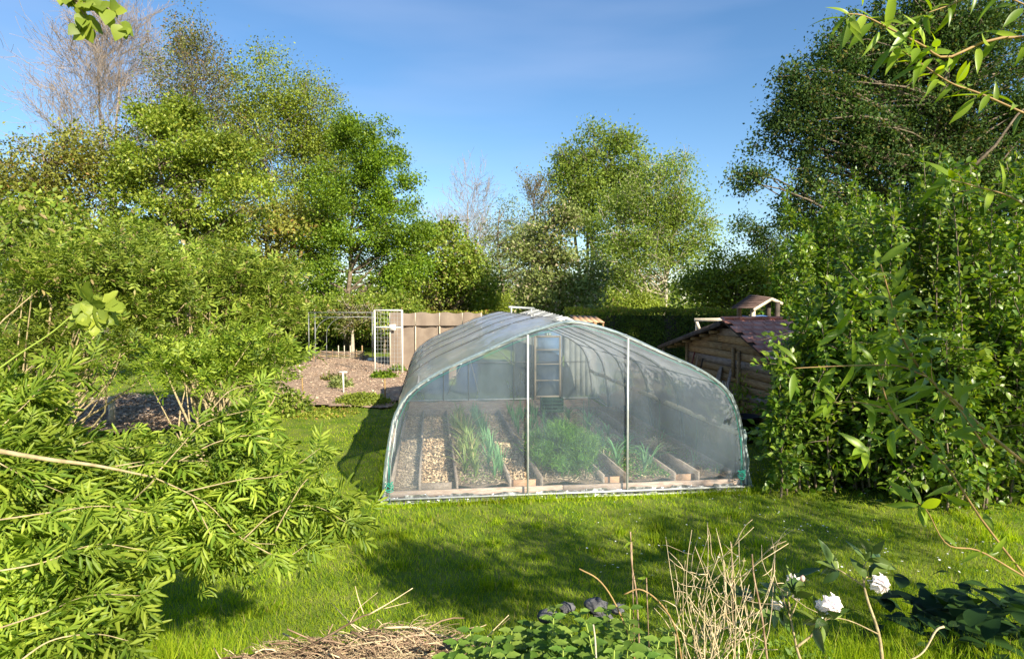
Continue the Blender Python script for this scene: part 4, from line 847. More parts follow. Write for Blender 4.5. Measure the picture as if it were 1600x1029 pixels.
mound('leafy_plant', 'straggly plant at the near corner of the plot', 'plant', 452, 645, 13.8, .55, .5, 900, .09, 'shrub_mid', 65)
mound('leafy_plant', 'tuft of young leaves by the shelter wall', 'plant', 622, 575, 22.5, .3, .2, 400, .08, 'bright', 66)
mound('creeping_plant', 'yellow-green creeping edge plant where plot meets lawn', 'plant', 500, 660, 13.9, .9, .06, 900, .05, 'hedge_top', 67)
# small tree at the lawn end
tree('orchard_tree', 'small orchard tree with curved pale trunk behind the pipe frame', 'tree', (549, 0), 28.6, [(552, 500, 28, 16), (540, 485, 22, 14), (570, 490, 18, 16)], 40, 1600, .12, .2, 'rusty', 34, mbark='bark_pale', trunk=.12, twigs=120, limbs=40)
for i, (px, d, hw, ht, lab, mm) in enumerate([(490, 30.5, 60, 465, 'dark bush behind the pipe frame', 'shrub_mid'), (600, 30.5, 70, 462, 'olive bush behind the white mesh frame', 'shrub_mid'), (548, 31.5, 60, 462, 'dark green bush right behind the small orchard tree', 'shrub_mid'), (420, 34, 60, 460, 'green bush left of the pipe frame at the lawn end', 'lime'), (680, 39, 50, 455, 'bush above the tan shelter', 'olive'), (760, 40, 50, 458, 'bush right of the tan shelter top', 'lime'), (930, 38, 50, 460, 'bush under the tall birch', 'shrub_mid'), (990, 40, 45, 462, 'pale bush beneath the wide birch', 'lime')]):
    tree('bush', lab, 'bush', (px, 0), d, [(px, (ht + 520) / 2, hw, (520 - ht) / 2), (px + 20, ht + 15, hw * .5, 18)], 70, 7500, .14, .3, mm, 70 + i, limbs=30, trunk=.08)

# ------------------------------------------------------------------ wooden shed with red tiles
WN = NN                                     # wall runs parallel to the tunnel
def W(s, z, off=0.):                        # s metres along wall from the far corner toward the camera
    base = np.array([3.9, 14.35, 0]); return base - NN * s + AX * off + ZZ * z
shed = empty('wooden_shed', W(2.1, 0, 1.2), 'brown plank shed with red shingle roof right of the tunnel', 'shed')
SP = 2.15; HP = 2.03; S0, S1 = .0, 4.3; E0, E1 = 1.62, 1.28
def roofz(s): return HP - (HP - E0) * (SP - s) / SP if s < SP else HP - (HP - E1) * (s - SP) / (S1 - SP)
z = 0.02; k = 0; r = np.random.default_rng(71)
while z < HP - .06:
    h = .145; z1 = min(z + h - .008, HP - .03)
    # clip the board to the gable
    a = S0 if z1 < E0 else S0 + SP * (z1 - E0) / (HP - E0); b = S1 if z1 < E1 else S1 - (S1 - SP) * (z1 - E1) / (HP - E1)
    if b - a > .1:
        cuts = [a, b] if b - a < 1.5 else [a, a + (b - a) * r.uniform(.35, .65), b]
        for c0, c1 in zip(cuts[:-1], cuts[1:]):
            dz = r.normal() * .006
            p = [W(c0 + .003, z + dz), W(c1 - .003, z - dz)]; ob('plank', beam((p[0] + p[1]) / 2 * 0 + p[0] + ZZ * h / 2, p[1] + ZZ * h / 2, .022 + r.uniform(0, .008), z1 - z), M['wood_brown' if k % 4 else 'wood_grey'], shed)
    z += h; k += 1
for s, zz in ((.02, 1.55), (2.45, 1.5), (4.25, 1.2)): ob('corner_post', beam(W(s, 0, -.035), W(s, zz, -.035), .05, .06, up=NN), M['wood_brown'], shed)
ob('upright_batten', beam(W(2.25, 1.0, -.05), W(2.25, 1.55, -.05), .04, .07, up=NN), M['wood_brown'], shed)
# inner backing and other walls
V = [W(S0, 0, .06), W(S1, 0, .06), W(S1, E1 - .05, .06), W(SP, HP - .05, .06), W(S0, E0 - .05, .06)]; V += [v + AX * 2.3 for v in V]
V = np.array(V); Fc = [(0, 1, 2), (0, 2, 3), (0, 3, 4), (5, 7, 6), (5, 8, 7), (5, 9, 8), (0, 5, 6), (0, 6, 1), (1, 6, 7), (1, 7, 2), (0, 4, 9), (0, 9, 5)]
ob('shed_body', (V, Fc), M['wood_dark'], shed)
# dark far roof slope with overhang on a lean-to
a0 = W(-1.15, E0 - .24, -.25); a1 = W(SP, HP + .03, -.25); RL = 2.8
for i in range(7):
    o0 = AX * RL * i / 7; o1 = AX * (RL * (i + 1) / 7 - .01); V = np.array([a0 + o0, a1 + o0, a1 + o1, a0 + o1]); V = np.concatenate([V, V - ZZ * .05])
    ob('roof_board', (V, [(0, 1, 2, 3), (4, 7, 6, 5), (0, 4, 5, 1), (1, 5, 6, 2), (2, 6, 7, 3), (3, 7, 4, 0)]), M['wood_dark'], shed)
ob('barge_board', beam(a0 - AX * .02 - ZZ * .05, a1 - AX * .02 - ZZ * .05, .03, .09), M['wood_dark'], shed)
for s in (-1.0,): ob('lean_to_post', tube([W(s, 0, -.2), W(s, 1.4, -.2)], .035, 6), M['wood_grey'], shed)
for s in np.arange(-.7, 2, .45): ob('rafter_end', box(W(s, roofz(max(s, 0)) - .1 - (0 if s > 0 else -s * .2), -.1), (.22, .05, .06), rz=RZ), M['wood_brown'], shed)
# shingles on the near slope
b0 = W(SP, HP + .06, -.22); b1 = W(S1 + .15, E1 - .0, -.22); sv = b1 - b0; rows = 11; cols = 14; cw = 2.9 / cols; rl = np.linalg.norm(sv) / rows; su = unit(sv); nv = unit(np.cross(su, AX)); nv = nv if nv[2] > 0 else -nv
ob('roof_deck', (np.concatenate([[b0 - nv * .03, b1 - nv * .03, b1 - nv * .03 + AX * 2.9, b0 - nv * .03 + AX * 2.9], [b0 - nv * .06, b1 - nv * .06, b1 - nv * .06 + AX * 2.9, b0 - nv * .06 + AX * 2.9]]), [(0, 1, 2, 3), (4, 7, 6, 5), (0, 4, 5, 1), (1, 5, 6, 2), (2, 6, 7, 3), (3, 7, 4, 0)]), M['wood_dark'], shed)
tv, tf = box((0, 0, 0), (cw - .012, rl * 1.15, .014)); tm = mesh_np('shingle', tv, tf); tm.materials.append(M['tile'])
for i in range(rows):
    for j in range(cols):
        c = b0 + su * rl * (i + .5) + AX * cw * (j + .5 + (.5 if i % 2 else 0) - .25) + nv * (.008 + r.uniform(0, .006))
        dv = unit(su - nv * .06); place('shingle', tm, None, shed, c, dv, nv + .06 * su, 1)
for j in range(10):
    c = b0 + AX * (.15 + j * .29) + ZZ * .02; ob('ridge_tile', beam(c - AX * .14, c + AX * .14, .2, .05), M['tile'], shed)
# tools leaning on the shed
for i, (s, mm, ln) in enumerate(((.42, 'red', 1.35), (.62, 'twig_brown', 1.3), (.3, 'wood_brown', 1.2), (.85, 'wood_dark', 1.25))):
    lab = ['long-handled tool with faded red shaft leaning on the shed', 'garden tool with brown shaft leaning beside the red one', 'short brown-shafted tool at the shed corner', 'dark-shafted tool leaning on the shed planks'][i]
    t_ = empty('garden_tool', W(s, 0, -.3), lab, 'garden tool'); ob('shaft', tube([W(s, .05, -.32), W(s + .08, ln, -.06)], .016, 6), M[mm], t_); ob('tool_head', beam(W(s - .02, .02, -.33), W(s + .02, .2, -.3), .16, .012, up=AX), M['grey_metal'], t_)
for i, (s, q_, lab) in enumerate(((1.5, .25, 'weathered plank leaning on the shed wall at a slant'), (2.1, .1, 'upright weathered plank against the shed wall'), (1.9, -.15, 'second slanting board against the shed wall'))):
    tag(ob('loose_plank', beam(W(s, 0, -.3), W(s + q_, 1.15, -.05), .09, .02, up=AX), M['wood_grey']), lab, 'plank')
tb = empty('black_tub', W(3.2, 0, -.25), 'black tub standing in the shade before the shed', 'tub')
c = W(3.2, 0, -.3); k = 18; prf = [(.0, .01), (.2, .01), (.25, .42), (.27, .42), (.27, .45), (.23, .45), (.19, .05), (0, .05)]; V = []; Fc = []
for a, z in prf: V += [(c[0] + math.cos(q * 2 * math.pi / k) * a, c[1] + math.sin(q * 2 * math.pi / k) * a, z) for q in range(k)]
for i in range(len(prf) - 1): Fc += [(i * k + j, i * k + (j + 1) % k, (i + 1) * k + (j + 1) % k, (i + 1) * k + j) for j in range(k)]
ob('tub_wall', (V, Fc), M['black'], tb, True)
for i in range(3):
    tag(ob('bent_hose', tube(smooth([W(2.9 + i * .12, 0, -.45), W(2.85 + i * .1, .5, -.5), W(2.6 + i * .1, .85, -.4), W(2.35 + i * .1, .95, -.3)], 14), .008, 5), M['wood_pale']), 'thin pale bent stem arching before the shed planks', 'stem', 'bent pale stems before the shed')
# small climbing growth in front of shed
mound('climbing_plant', 'thin leafy weed growing up the shed wall', 'plant', 1160, 640, 11.6, .35, 1.15, 900, .06, 'shrub_mid', 81)
# little roof on posts behind
ty = 16.5; pr_ = empty('play_tower', P(1175, 495, ty) * [1, 1, 0], 'small shingled canopy on wooden posts above the shed roof', 'play tower')
A0 = P(1141, 481, ty - .45); A1 = P(1187, 481, ty - .5); B0 = P(1163, 459.5, ty + .1); B1 = P(1207, 463.5, ty); C1 = P(1228, 473, ty + .9)
n = 7
for i in range(n):
    f0 = i / n; f1 = (i + 1) / n + .02; e0 = P(1141, 482, ty - .5); e1 = P(1177, 481.5, ty - .9); t0 = P(1172, 460, ty + .3); t1 = P(1205, 464.5, ty - .1)
    a = e0 + (t0 - e0) * f0; b = e1 + (t1 - e1) * f0; c = e1 + (t1 - e1) * f1; d = e0 + (t0 - e0) * f1; nvv = unit(np.cross(b - a, d - a)); nvv = nvv if nvv[2] > 0 else -nvv
    V = np.array([a + nvv * .02, b + nvv * .02, c, d]); V = np.concatenate([V, V - nvv * .018]); ob('shingle_board', (V, [(0, 1, 2, 3), (4, 7, 6, 5), (0, 4, 5, 1), (1, 5, 6, 2), (2, 6, 7, 3), (3, 7, 4, 0)]), M['slate'], pr_)
g0 = P(1222, 472, ty + .1); g1 = g0 + (t0 - t1); V = np.array([t1, g0, g1, t0]); V = np.concatenate([V, V - [0, 0, .03]]); ob('rear_roof_slope', (V, [(0, 1, 2, 3), (4, 7, 6, 5), (0, 4, 5, 1), (1, 5, 6, 2), (2, 6, 7, 3), (3, 7, 4, 0)]), M['slate'], pr_)
ob('barge_board', beam(e1 - [0, .03, .04], t1 - [0, .03, .04], .03, .07), M['wood_pale'], pr_); ob('barge_board', beam(t1 - [0, .03, .04], g0 - [0, .03, .04], .03, .07), M['wood_pale'], pr_)
for p, q_ in ((P(1176.5, 481, ty - .6), 'wood_pale'), (P(1155, 479, ty), 'wood_brown'), (P(1201, 468, ty + .2), 'wood_dark'), (P(1215, 470, ty - .4), 'wood_dark')):
    ob('post', beam(p * [1, 1, 0], p - [0, 0, .02], .09, .09, up=(0, 1, 0)), M[q_], pr_)
ob('platform', box(P(1180, 497, ty) , (1.1, .9, .05)), M['wood_brown'], pr_)
br = ob('rope_ladder', tube(smooth([P(1160, 493, ty - .5), P(1172, 495, ty - .6), P(1190, 493, ty - .6), P(1205, 496, ty - .5)], 14), .015, 5), M['blue'], pr_)
tag(ob('wooden_beam', join([beam(P(1085, 499.5, 15.6), P(1175, 498.5, 15.6), .05, .08), beam(P(1088, 501, 15.6), P(1093, 515, 15.6), .06, .05, up=(0, 1, 0)), beam(P(1089, 501, 15.65), P(1089, 501, 15.65) * [1, 1, 0], .06, .06, up=(0, 1, 0)), beam(P(1172, 499, 15.65), P(1172, 499, 15.65) * [1, 1, 0], .06, .06, up=(0, 1, 0))]), M['wood_pale']), 'pale horizontal beam on posts behind the shed ridge', 'beam')

# ------------------------------------------------------------------ shrubs, right and left
def shoots(name, label, cat, d, stems, size, m, seed, per=70, tpl=OV, spr=.10, mb='bark', dr=1.2, side=6, group=None, jit=18):
    """shrub of upright leafy shoots; stems = list of (bx, by, tx, ty) photograph positions"""
    r = np.random.default_rng(seed); b = P(np.mean([s[0] for s in stems]), 700, d); root = empty(name, (b[0], b[1], gh(b[0], b[1])), label, cat, group); ST = []; LP = []; LD = []; LN = []
    for bx, by, tx, ty in stems:
        dd = d + r.uniform(-dr, dr); p0 = P(bx, by, dd); p0[2] = max(p0[2], gh(p0[0], dd)); p1 = P(tx + r.normal() * jit * .3, ty + r.normal() * jit * .5, dd + r.normal() * .3)
        c = curve(p0, p1, 12, .035, 0, r); ST.append(tube(c, np.linspace(.016, .004, 12), 5, False)); L = np.linalg.norm(p1 - p0)
        def leafy(c, L, n):
            f = r.uniform(.0, 1, n); pp = np.column_stack([np.interp(f, np.linspace(0, 1, len(c)), c[:, j]) for j in range(3)]); dv = unit(c[-1] - c[0])
            o = unit(r.normal(size=(n, 3))); LP.append(pp + o * (spr * r.uniform(.1, 1, n) * (1.25 - .85 * f))[:, None]); LD.append(o + dv * .6); LN.append(r.normal(size=(n, 3)) * .6 + [0, 0, 1] + o * .3)
        leafy(c, L, int(per * L))
        for k in range(side):
            i = r.integers(3, 11); q = c[i] + unit(r.normal(size=3) + [0, 0, .5]) * r.uniform(.25, .6); cc = curve(c[i], q, 6, .06, .05, r); ST.append(tube(cc, np.linspace(.006, .002, 6), 4, False)); leafy(cc, .5, int(per * .5))
    n = sum(len(x) for x in LP)
    ob('stems', join(ST), M[mb], root); tag(ob('foliage', scatter(tpl, np.concatenate(LP), np.concatenate(LD), np.concatenate(LN), size * r.uniform(.55, 1.35, n)), M[m], root), kind='stuff'); return root
rs = np.random.default_rng(91)
def fill(x0, x1, tops, n, by=720, r=rs):
    out = []; 
    for _ in range(n):
        x = r.uniform(x0, x1); tp = np.interp(x, [a for a, b in tops], [b for a, b in tops]); out.append((x + r.normal() * 12, by + r.uniform(-10, 30), x + r.normal() * 8, tp + abs(r.normal()) * 80 * r.uniform(0, 1)))
    return out
shoots('forsythia_shrub', 'tall upright leafy shrub behind the shed with pointed shoots against the dark tree', 'shrub', 18.5, [(1245, 700, 1238, 290), (1270, 700, 1285, 285), (1300, 700, 1325, 262), (1330, 700, 1322, 300)] + fill(1215, 1370, [(1215, 430), (1240, 350), (1290, 320), (1370, 310)], 40, 600), .11, 'rightshrub', 92, per=85, spr=.22, side=9)
shoots('forsythia_shrub', 'tall leafy shrub at the frame edge, its shoots topped with pale young leaves', 'shrub', 9.0, [(1400, 740, 1410, 262), (1430, 740, 1440, 240), (1460, 740, 1465, 240), (1480, 740, 1482, 250)] + fill(1350, 1520, [(1350, 330), (1420, 290), (1520, 250)], 46, 760), .075, 'rightshrub', 93, per=95, spr=.13, side=9)
shoots('forsythia_shrub', 'leafy shrub continuing past the frame edge behind the peach branches', 'shrub', 8.6, fill(1480, 1700, [(1480, 260), (1700, 220)], 30, 780), .08, 'rightshrub', 94, per=70, spr=.14, side=7)
shoots('low_shrub', 'lower rounded shrub spilling over the lawn in front of the shed', 'shrub', 8.6, fill(1222, 1420, [(1222, 620), (1245, 510), (1300, 450), (1420, 430)], 60, 765), .085, 'rightshrub', 95, per=95, spr=.16, side=9, dr=.7)
shoots('low_shrub', 'dark lower shrub at the lawn edge under the peach branches', 'shrub', 7.9, fill(1400, 1620, [(1400, 540), (1620, 480)], 46, 810), .08, 'rightshrub', 96, per=90, spr=.16, side=9, dr=.6)

# left mid-distance elders: willowy yellow-green masses
ELD = compound(3, .14, 3, .42, .3)
def elder_mass(name, label, d, blobs, nclump, nleaf, size, spread, seed, m='elder', tpl=ELD, limbs=60, base=None, mb='elder_wood', dep=.9):
    r = np.random.default_rng(seed); K, Pl, cen = crown_points(blobs, d, nclump, nleaf, spread, r, .7, .5, dep); Pl[:, 2] = np.maximum(Pl[:, 2], gh(Pl[:, 0], Pl[:, 1]) + .05)
    bx = base or blobs[0][0]; bp = P(bx, 600, d); bp[2] = gh(bp[0], bp[1]); root = empty(name, bp, label, 'elder bush'); br = []
    for k in K[:limbs]:
        p0 = bp + np.array([r.normal() * .15, r.normal() * .15, 0]); mid = p0 * .5 + k * .5 + r.normal(size=3) * .12 * np.linalg.norm(k - p0); br.append(tube(smooth([p0, mid, k], 8), np.linspace(.022, .006, 8), 5, False))
    ob('branches', join(br), M[mb], root, True); n = len(Pl); out = unit(Pl - (bp + [0, 0, .6]))
    tag(ob('foliage', scatter(tpl, Pl, r.normal(size=(n, 3)) * .6 + out + [0, 0, .1], r.normal(size=(n, 3)) * .4 + [0, 0, 1] + out * .2, size * r.uniform(.6, 1.3, n)), M[m], root), kind='stuff'); return root
SPR = compound(2, .17, 5, .45, .2)
elder_mass('elder_bush', 'sunlit elder bush in front of the olive tree, showing forked pale twigs', 12, [(350, 470, 90, 70), (420, 480, 60, 60), (290, 440, 80, 70), (400, 420, 60, 50), (340, 540, 100, 40)], 120, 3300, .22, .15, 101, tpl=SPR, m='shrub_mid', limbs=90)
elder_mass('elder_bush', 'wide elder bush at the frame side behind the soil bed', 10, [(150, 460, 100, 80), (230, 480, 80, 70), (60, 440, 100, 90), (200, 410, 80, 50), (170, 540, 120, 50), (20, 540, 90, 80)], 125, 4200, .20, .15, 102, tpl=SPR, m='shrub_mid', limbs=60, base=30)
elder_mass('elder_bush', 'lower elder branches hanging before the lawn left of the plot', 9.5, [(330, 570, 60, 30), (380, 590, 45, 30), (260, 560, 60, 25), (420, 540, 40, 40)], 50, 1300, .19, .15, 103, tpl=SPR, m='elder', base=330, limbs=30)
tree('sapling', 'rounded sapling at the far side edge behind the elders', 'tree', (40, 0), 17, [(30, 380, 110, 70), (120, 400, 70, 50), (210, 390, 60, 35)], 90, 9000, .15, .3, 'shrub_mid', 36)

# near cut-leaf elder: every near leaf its own object
near = [mesh_np('leaf', *compound(3, .105, s, .54, .4)) for s in (11, 12, 13, 14)]
for me in near: me.materials.append(M['elder'])
lr = np.random.default_rng(111)
def leafy_branch(root, path, d0, d1, rad, nleaf, size, meshes, mb, r, nm='branch', spread=.05, droop=0., face=(0, -.5, 1), start=.3, end_rosette=5):
    ds = np.linspace(d0, d1, len(path)); pts = smooth([P(x, y, dd) for (x, y), dd in zip(path, ds)], 20)
    ob(nm, tube(pts, np.linspace(rad, rad * .35, 20), 7), M[mb], root, True)
    for k in range(nleaf):
        f = start + (1 - start) * (k / max(1, nleaf - 1)) if k < nleaf - end_rosette else r.uniform(.96, 1); i = min(18, int(f * 19)); p = pts[i] + (pts[i + 1] - pts[i]) * (f * 19 - i); tn = unit(pts[i + 1] - pts[i])
        a = k * 2.4 + r.uniform(-.4, .4); s1 = unit(np.cross(tn, [0, 0, 1.])); s2 = np.cross(s1, tn); D = unit(tn * r.uniform(.3, .9) + (s1 * math.cos(a) + s2 * math.sin(a)) * r.uniform(.7, 1.1) + np.array([0, 0, -droop])); N = np.array(face) + r.normal(size=3) * .45
        place('leaf', meshes[r.integers(len(meshes))], None, root, p + r.normal(size=3) * spread * .2, D, N, size * r.uniform(.7, 1.25))
    return pts
el = empty('elder_shrub', P(60, 1000, 2.6) * [1, 1, 0] + [0, 0, .66], 'large near elder shrub with finely cut bright leaves filling the lower left', 'elder shrub')
BRN = [  # path in the photograph, depth from, to, leaves
 ([(-80, 690), (60, 715), (150, 727), (240, 745)], 2.2, 2.4, 0), ([(235, 743), (290, 768), (330, 792), (380, 842), (430, 850)], 2.4, 2.6, 14), ([(180, 728), (225, 720)], 2.35, 2.4, 4),
 ([(290, 768), (370, 750), (440, 740), (500, 700)], 2.5, 2.7, 14), ([(380, 842), (430, 800), (490, 790), (540, 815)], 2.6, 2.8, 18), ([(430, 830), (470, 760), (492, 740)], 2.6, 2.7, 10),
 ([(-60, 820), (80, 800), (160, 790), (230, 800)], 1.9, 2.2, 16), ([(-60, 900), (60, 880), (150, 850), (230, 860)], 1.8, 2.1, 18), ([(-60, 1000), (60, 960), (140, 930), (220, 930)], 1.7, 2.0, 16),
 ([(-40, 700), (20, 650), (60, 610), (90, 570)], 2.4, 2.8, 14), ([(20, 1040), (80, 1000), (150, 990), (200, 1000)], 1.7, 1.9, 10), ([(240, 745), (280, 700), (320, 660), (390, 640)], 2.5, 2.9, 16),
 ([(280, 720), (340, 690), (400, 680), (440, 700)], 2.6, 2.9, 14), ([(300, 780), (330, 840), (320, 870)], 2.4, 2.5, 10), ([(-40, 620), (50, 600), (110, 575), (150, 560)], 2.6, 3.0, 12),
 ([(240, 750), (200, 800), (260, 840)], 2.3, 2.5, 12), ([(100, 725), (140, 690), (200, 700), (260, 690)], 2.5, 2.8, 14), ([(-40, 700), (30, 740), (100, 770)], 2.1, 2.3, 12), ([(380, 842), (440, 870), (480, 850)], 2.6, 2.7, 8), ([(330, 640), (360, 610), (400, 600)], 2.8, 3.1, 8), ([(200, 730), (260, 720), (330, 720)], 2.6, 2.8, 12)]
cnt = 0
for path, d0, d1, nl in BRN:
    leafy_branch(el, path, d0 + .2, d1 + .2, (.011 if nl == 0 else .003), nl, .108, near, 'elder_wood', lr); cnt += nl
# the mass of its leaves, too many to count one by one
r = np.random.default_rng(113); K, Pl, cen = crown_points([(90, 880, 110, 100, -.2), (180, 800, 90, 50, .1), (300, 790, 80, 55, .3), (410, 760, 60, 45, .4), (40, 740, 90, 50, 0), (350, 680, 55, 35, .6), (220, 740, 50, 30, .4), (60, 980, 90, 60, -.3), (20, 640, 60, 50, .2), (470, 805, 50, 32, .4), (-40, 900, 100, 140, 0), (350, 830, 60, 30, .3)], 2.75, 200, 5200, .065, r, .7, .3, .6)
n = len(Pl); o = ob('foliage', join([scatter(compound(3, .12, 20 + i, .5, .45, 3), Pl[i::3], r.normal(size=(len(Pl[i::3]), 3)) * .6 + [.5, 0, .1], r.normal(size=(len(Pl[i::3]), 3)) * .4 + [0, -.4, 1], .108 * r.uniform(.55, 1.35, len(Pl[i::3]))) for i in range(3)]), M['elder'], el); tag(o, kind='stuff')
# maple-like seedling leaves at the left
lob = []
for a, l in ((0, 1), (-55, .8), (55, .8)): lob.append(scatter(serrate(.3, .03, .2, 5), [(0, 0, 0)], [(math.sin(math.radians(a)), math.cos(math.radians(a)), 0)], [(0, 0, 1)], l))
mp_me = mesh_np('leaf', *join(lob)); mp_me.materials.append(M['lime'])
ms = empty('sycamore_sapling', P(100, 700, 2.3) * [1, 1, 0] + [0, 0, .66], 'sapling with broad three-lobed leaves rising among the elder leaves', 'sapling')
leafy_branch(ms, [(-60, 620), (20, 560), (80, 520), (130, 480), (155, 485)], 2.2, 2.2, .004, 12, .085, [mp_me], 'stalk', lr, nm='stem', start=.7, end_rosette=3, face=(0, -1, .5), droop=.5)

# ------------------------------------------------------------------ overhanging branches
lan = [mesh_np('leaf', *ovate(w, .04, dr_, 7)) for w, dr_ in ((.115, .3), (.13, .15), (.10, .5))]
for me in lan: me.materials.append(M['peach'])
pt = empty('peach_tree', (2.9, 1.9, .66), 'young peach tree whose branches with long narrow leaves reach in from the frame edge', 'tree')
PB = [([(1700, 800), (1560, 690), (1482, 617), (1447, 588), (1427, 560), (1398, 502), (1392, 470), (1376, 413)], 2.4, 2.2, .0075, 48), ([(1447, 588), (1406, 572), (1366, 570), (1300, 572), (1240, 575)], 2.3, 2.2, .004, 20),
      ([(1650, 960), (1540, 820), (1484, 735), (1447, 698), (1410, 661), (1390, 641), (1341, 628), (1292, 629)], 2.5, 2.3, .0055, 30), ([(1402, 657), (1384, 621), (1370, 576), (1340, 540), (1310, 515)], 2.3, 2.3, .004, 20),
      ([(1402, 641), (1395, 610), (1386, 576), (1390, 540)], 2.35, 2.3, .0035, 12), ([(1427, 560), (1440, 520), (1452, 490)], 2.25, 2.2, .003, 12), ([(1410, 661), (1380, 690), (1355, 700)], 2.3, 2.3, .003, 8), ([(1540, 700), (1500, 640), (1460, 600), (1455, 560)], 2.3, 2.2, .004, 14),
      ([(1600, 900), (1530, 860), (1480, 850), (1450, 800), (1435, 785)], 2.2, 2.1, .004, 8), ([(1700, 60), (1560, 60), (1480, 90), (1440, 70), (1390, 45), (1350, 25), (1325, 22)], 2.2, 2.0, .006, 34), ([(1650, 200), (1540, 150), (1486, 130), (1440, 100), (1410, 80)], 2.2, 2.1, .005, 30),
      ([(1650, 30), (1550, -10), (1480, 10), (1450, 20)], 2.2, 2.1, .004, 16), ([(1700, 420), (1600, 320), (1520, 290), (1480, 280)], 2.2, 2.1, .004, 12)]
for path, d0, d1, rad, nl in PB: leafy_branch(pt, path, d0, d1, rad * .85, int(nl * 1.25), .095, lan, 'stem_orange' if rad > .0035 else 'stalk', lr, droop=.15, face=(0, -.8, .8), start=.05, end_rosette=6)
ob('trunk', tube(smooth([(2.9, 1.9, .6), (2.7, 2.0, 1.3), (2.5, 2.2, 2.1), (2.55, 2.2, 3.4)], 12), np.linspace(.035, .012, 12), 8), M['bark'], pt, True)
rd_ = [mesh_np('leaf', *ovate(.4, .04, .2, 7, .1))]; rd_[0].materials.append(M['lime'])
hz = empty('hazel_tree', (-3.0, 2.2, .66), 'hazel twig with rounded leaves hanging into the top corner of the sky', 'tree')
leafy_branch(hz, [(-60, -60), (60, -20), (130, 5), (165, 10), (190, 40)], 2.6, 2.6, .005, 26, .062, rd_, 'bark', lr, droop=.4, face=(0, -1, .3))
leafy_branch(hz, [(60, -40), (110, -5), (135, 30), (130, 45)], 2.6, 2.6, .004, 18, .06, rd_, 'bark', lr, droop=.5, face=(0, -1, .3))
ob('trunk', tube(smooth([(-3.0, 2.2, .6), (-2.9, 2.3, 2.4), (-2.2, 2.6, 3.6), tuple(P(-60, -60, 2.6))], 12), np.linspace(.05, .006, 12), 8), M['bark'], hz, True)

# ------------------------------------------------------------------ foreground plants on the bank
rho_me = [mesh_np('leaf', *ovate(w, .05, .25, 6)) for w in (.17, .2)]
for me in rho_me: me.materials.append(M['rhodo'])
rh = empty('rhododendron', (1.45, 2.85, .64), 'white-flowering rhododendron with sparse leathery leaves at the lower right', 'rhododendron')
RP = [([(1380, 1045), (1373, 990), (1355, 935), (1350, 905), (1362, 900)], 2.7, 2.8, .008), ([(1256, 1045), (1245, 1012), (1235, 965), (1222, 930)], 2.75, 2.9, .007), ([(1245, 1010), (1275, 985), (1297, 955)], 2.75, 2.75, .006),
      ([(1235, 965), (1245, 940), (1245, 925)], 2.8, 2.8, .004), ([(1222, 935), (1215, 950)], 2.9, 2.9, .003), ([(1235, 955), (1230, 920), (1238, 905)], 2.85, 2.95, .004), ([(1350, 915), (1320, 895), (1302, 885)], 2.8, 2.85, .004), ([(1373, 990), (1330, 970), (1300, 965), (1278, 975)], 2.7, 2.7, .003), ([(1225, 935), (1190, 925), (1170, 930)], 2.95, 3.0, .003), ([(1350, 910), (1350, 885), (1360, 870)], 2.8, 2.8, .003)]
for path, d0, d1, rad in RP: leafy_branch(rh, path, d0, d1, rad, 9, .10, rho_me, 'elder_wood', lr, nm='branch', start=.75, end_rosette=6, face=(0, -.5, .8))
PET = mesh_np('petal', *ovate(.36, .08, .35, 4, .1)); PET.materials.append(M['petal'])
for px, py, rad, d in ((1373, 910, 17, 2.75), (1297, 943, 19, 2.75), (1237, 904, 10, 2.95), (1245, 929, 9, 2.85), (1213, 943, 11, 2.9), (1168, 931, 8, 3.0), (1282, 944, 10, 2.78)):
    c = P(px, py, d); R = 1.2 * rad * mpx(d); fl = empty('flower', c - wpos(rh)); fl.parent = rh
    nf = 9 if rad > 12 else 5; m2 = 5
    for i in range(nf):
        a = i * 2.4; e = -.9 + 1.8 * ((i + .5) / nf); dv = np.array([math.cos(a) * math.sqrt(max(0, 1 - e * e)) , -.55 - .3 * abs(math.sin(a)), e]); dv = unit(dv)
        s1 = unit(np.cross(dv, [0, 0, 1.])); s2 = np.cross(s1, dv)
        for k in range(m2):
            b = k * 2 * math.pi / m2 + i; ra = s1 * math.cos(b) + s2 * math.sin(b); place('petal', PET, None, fl, c + dv * R * .45, unit(dv * .5 + ra), dv * 1. - ra * .5, R * .62)
for px, py, rad in ((1275, 975, 6), (1254, 903, 4)):
    c = P(px, py, 2.75); v = np.array([[math.cos(a) * math.sin(b), math.sin(a) * math.sin(b), math.cos(b) * 1.3] for b in np.linspace(.05, 3.09, 6) for a in np.arange(8) * math.pi / 4]) * rad * mpx(2.75) + c
    Fc = [(i * 8 + j, i * 8 + (j + 1) % 8, (i + 1) * 8 + (j + 1) % 8, (i + 1) * 8 + j) for i in range(5) for j in range(8)]; ob('flower_bud', (v, Fc), M['bud'], rh, True)

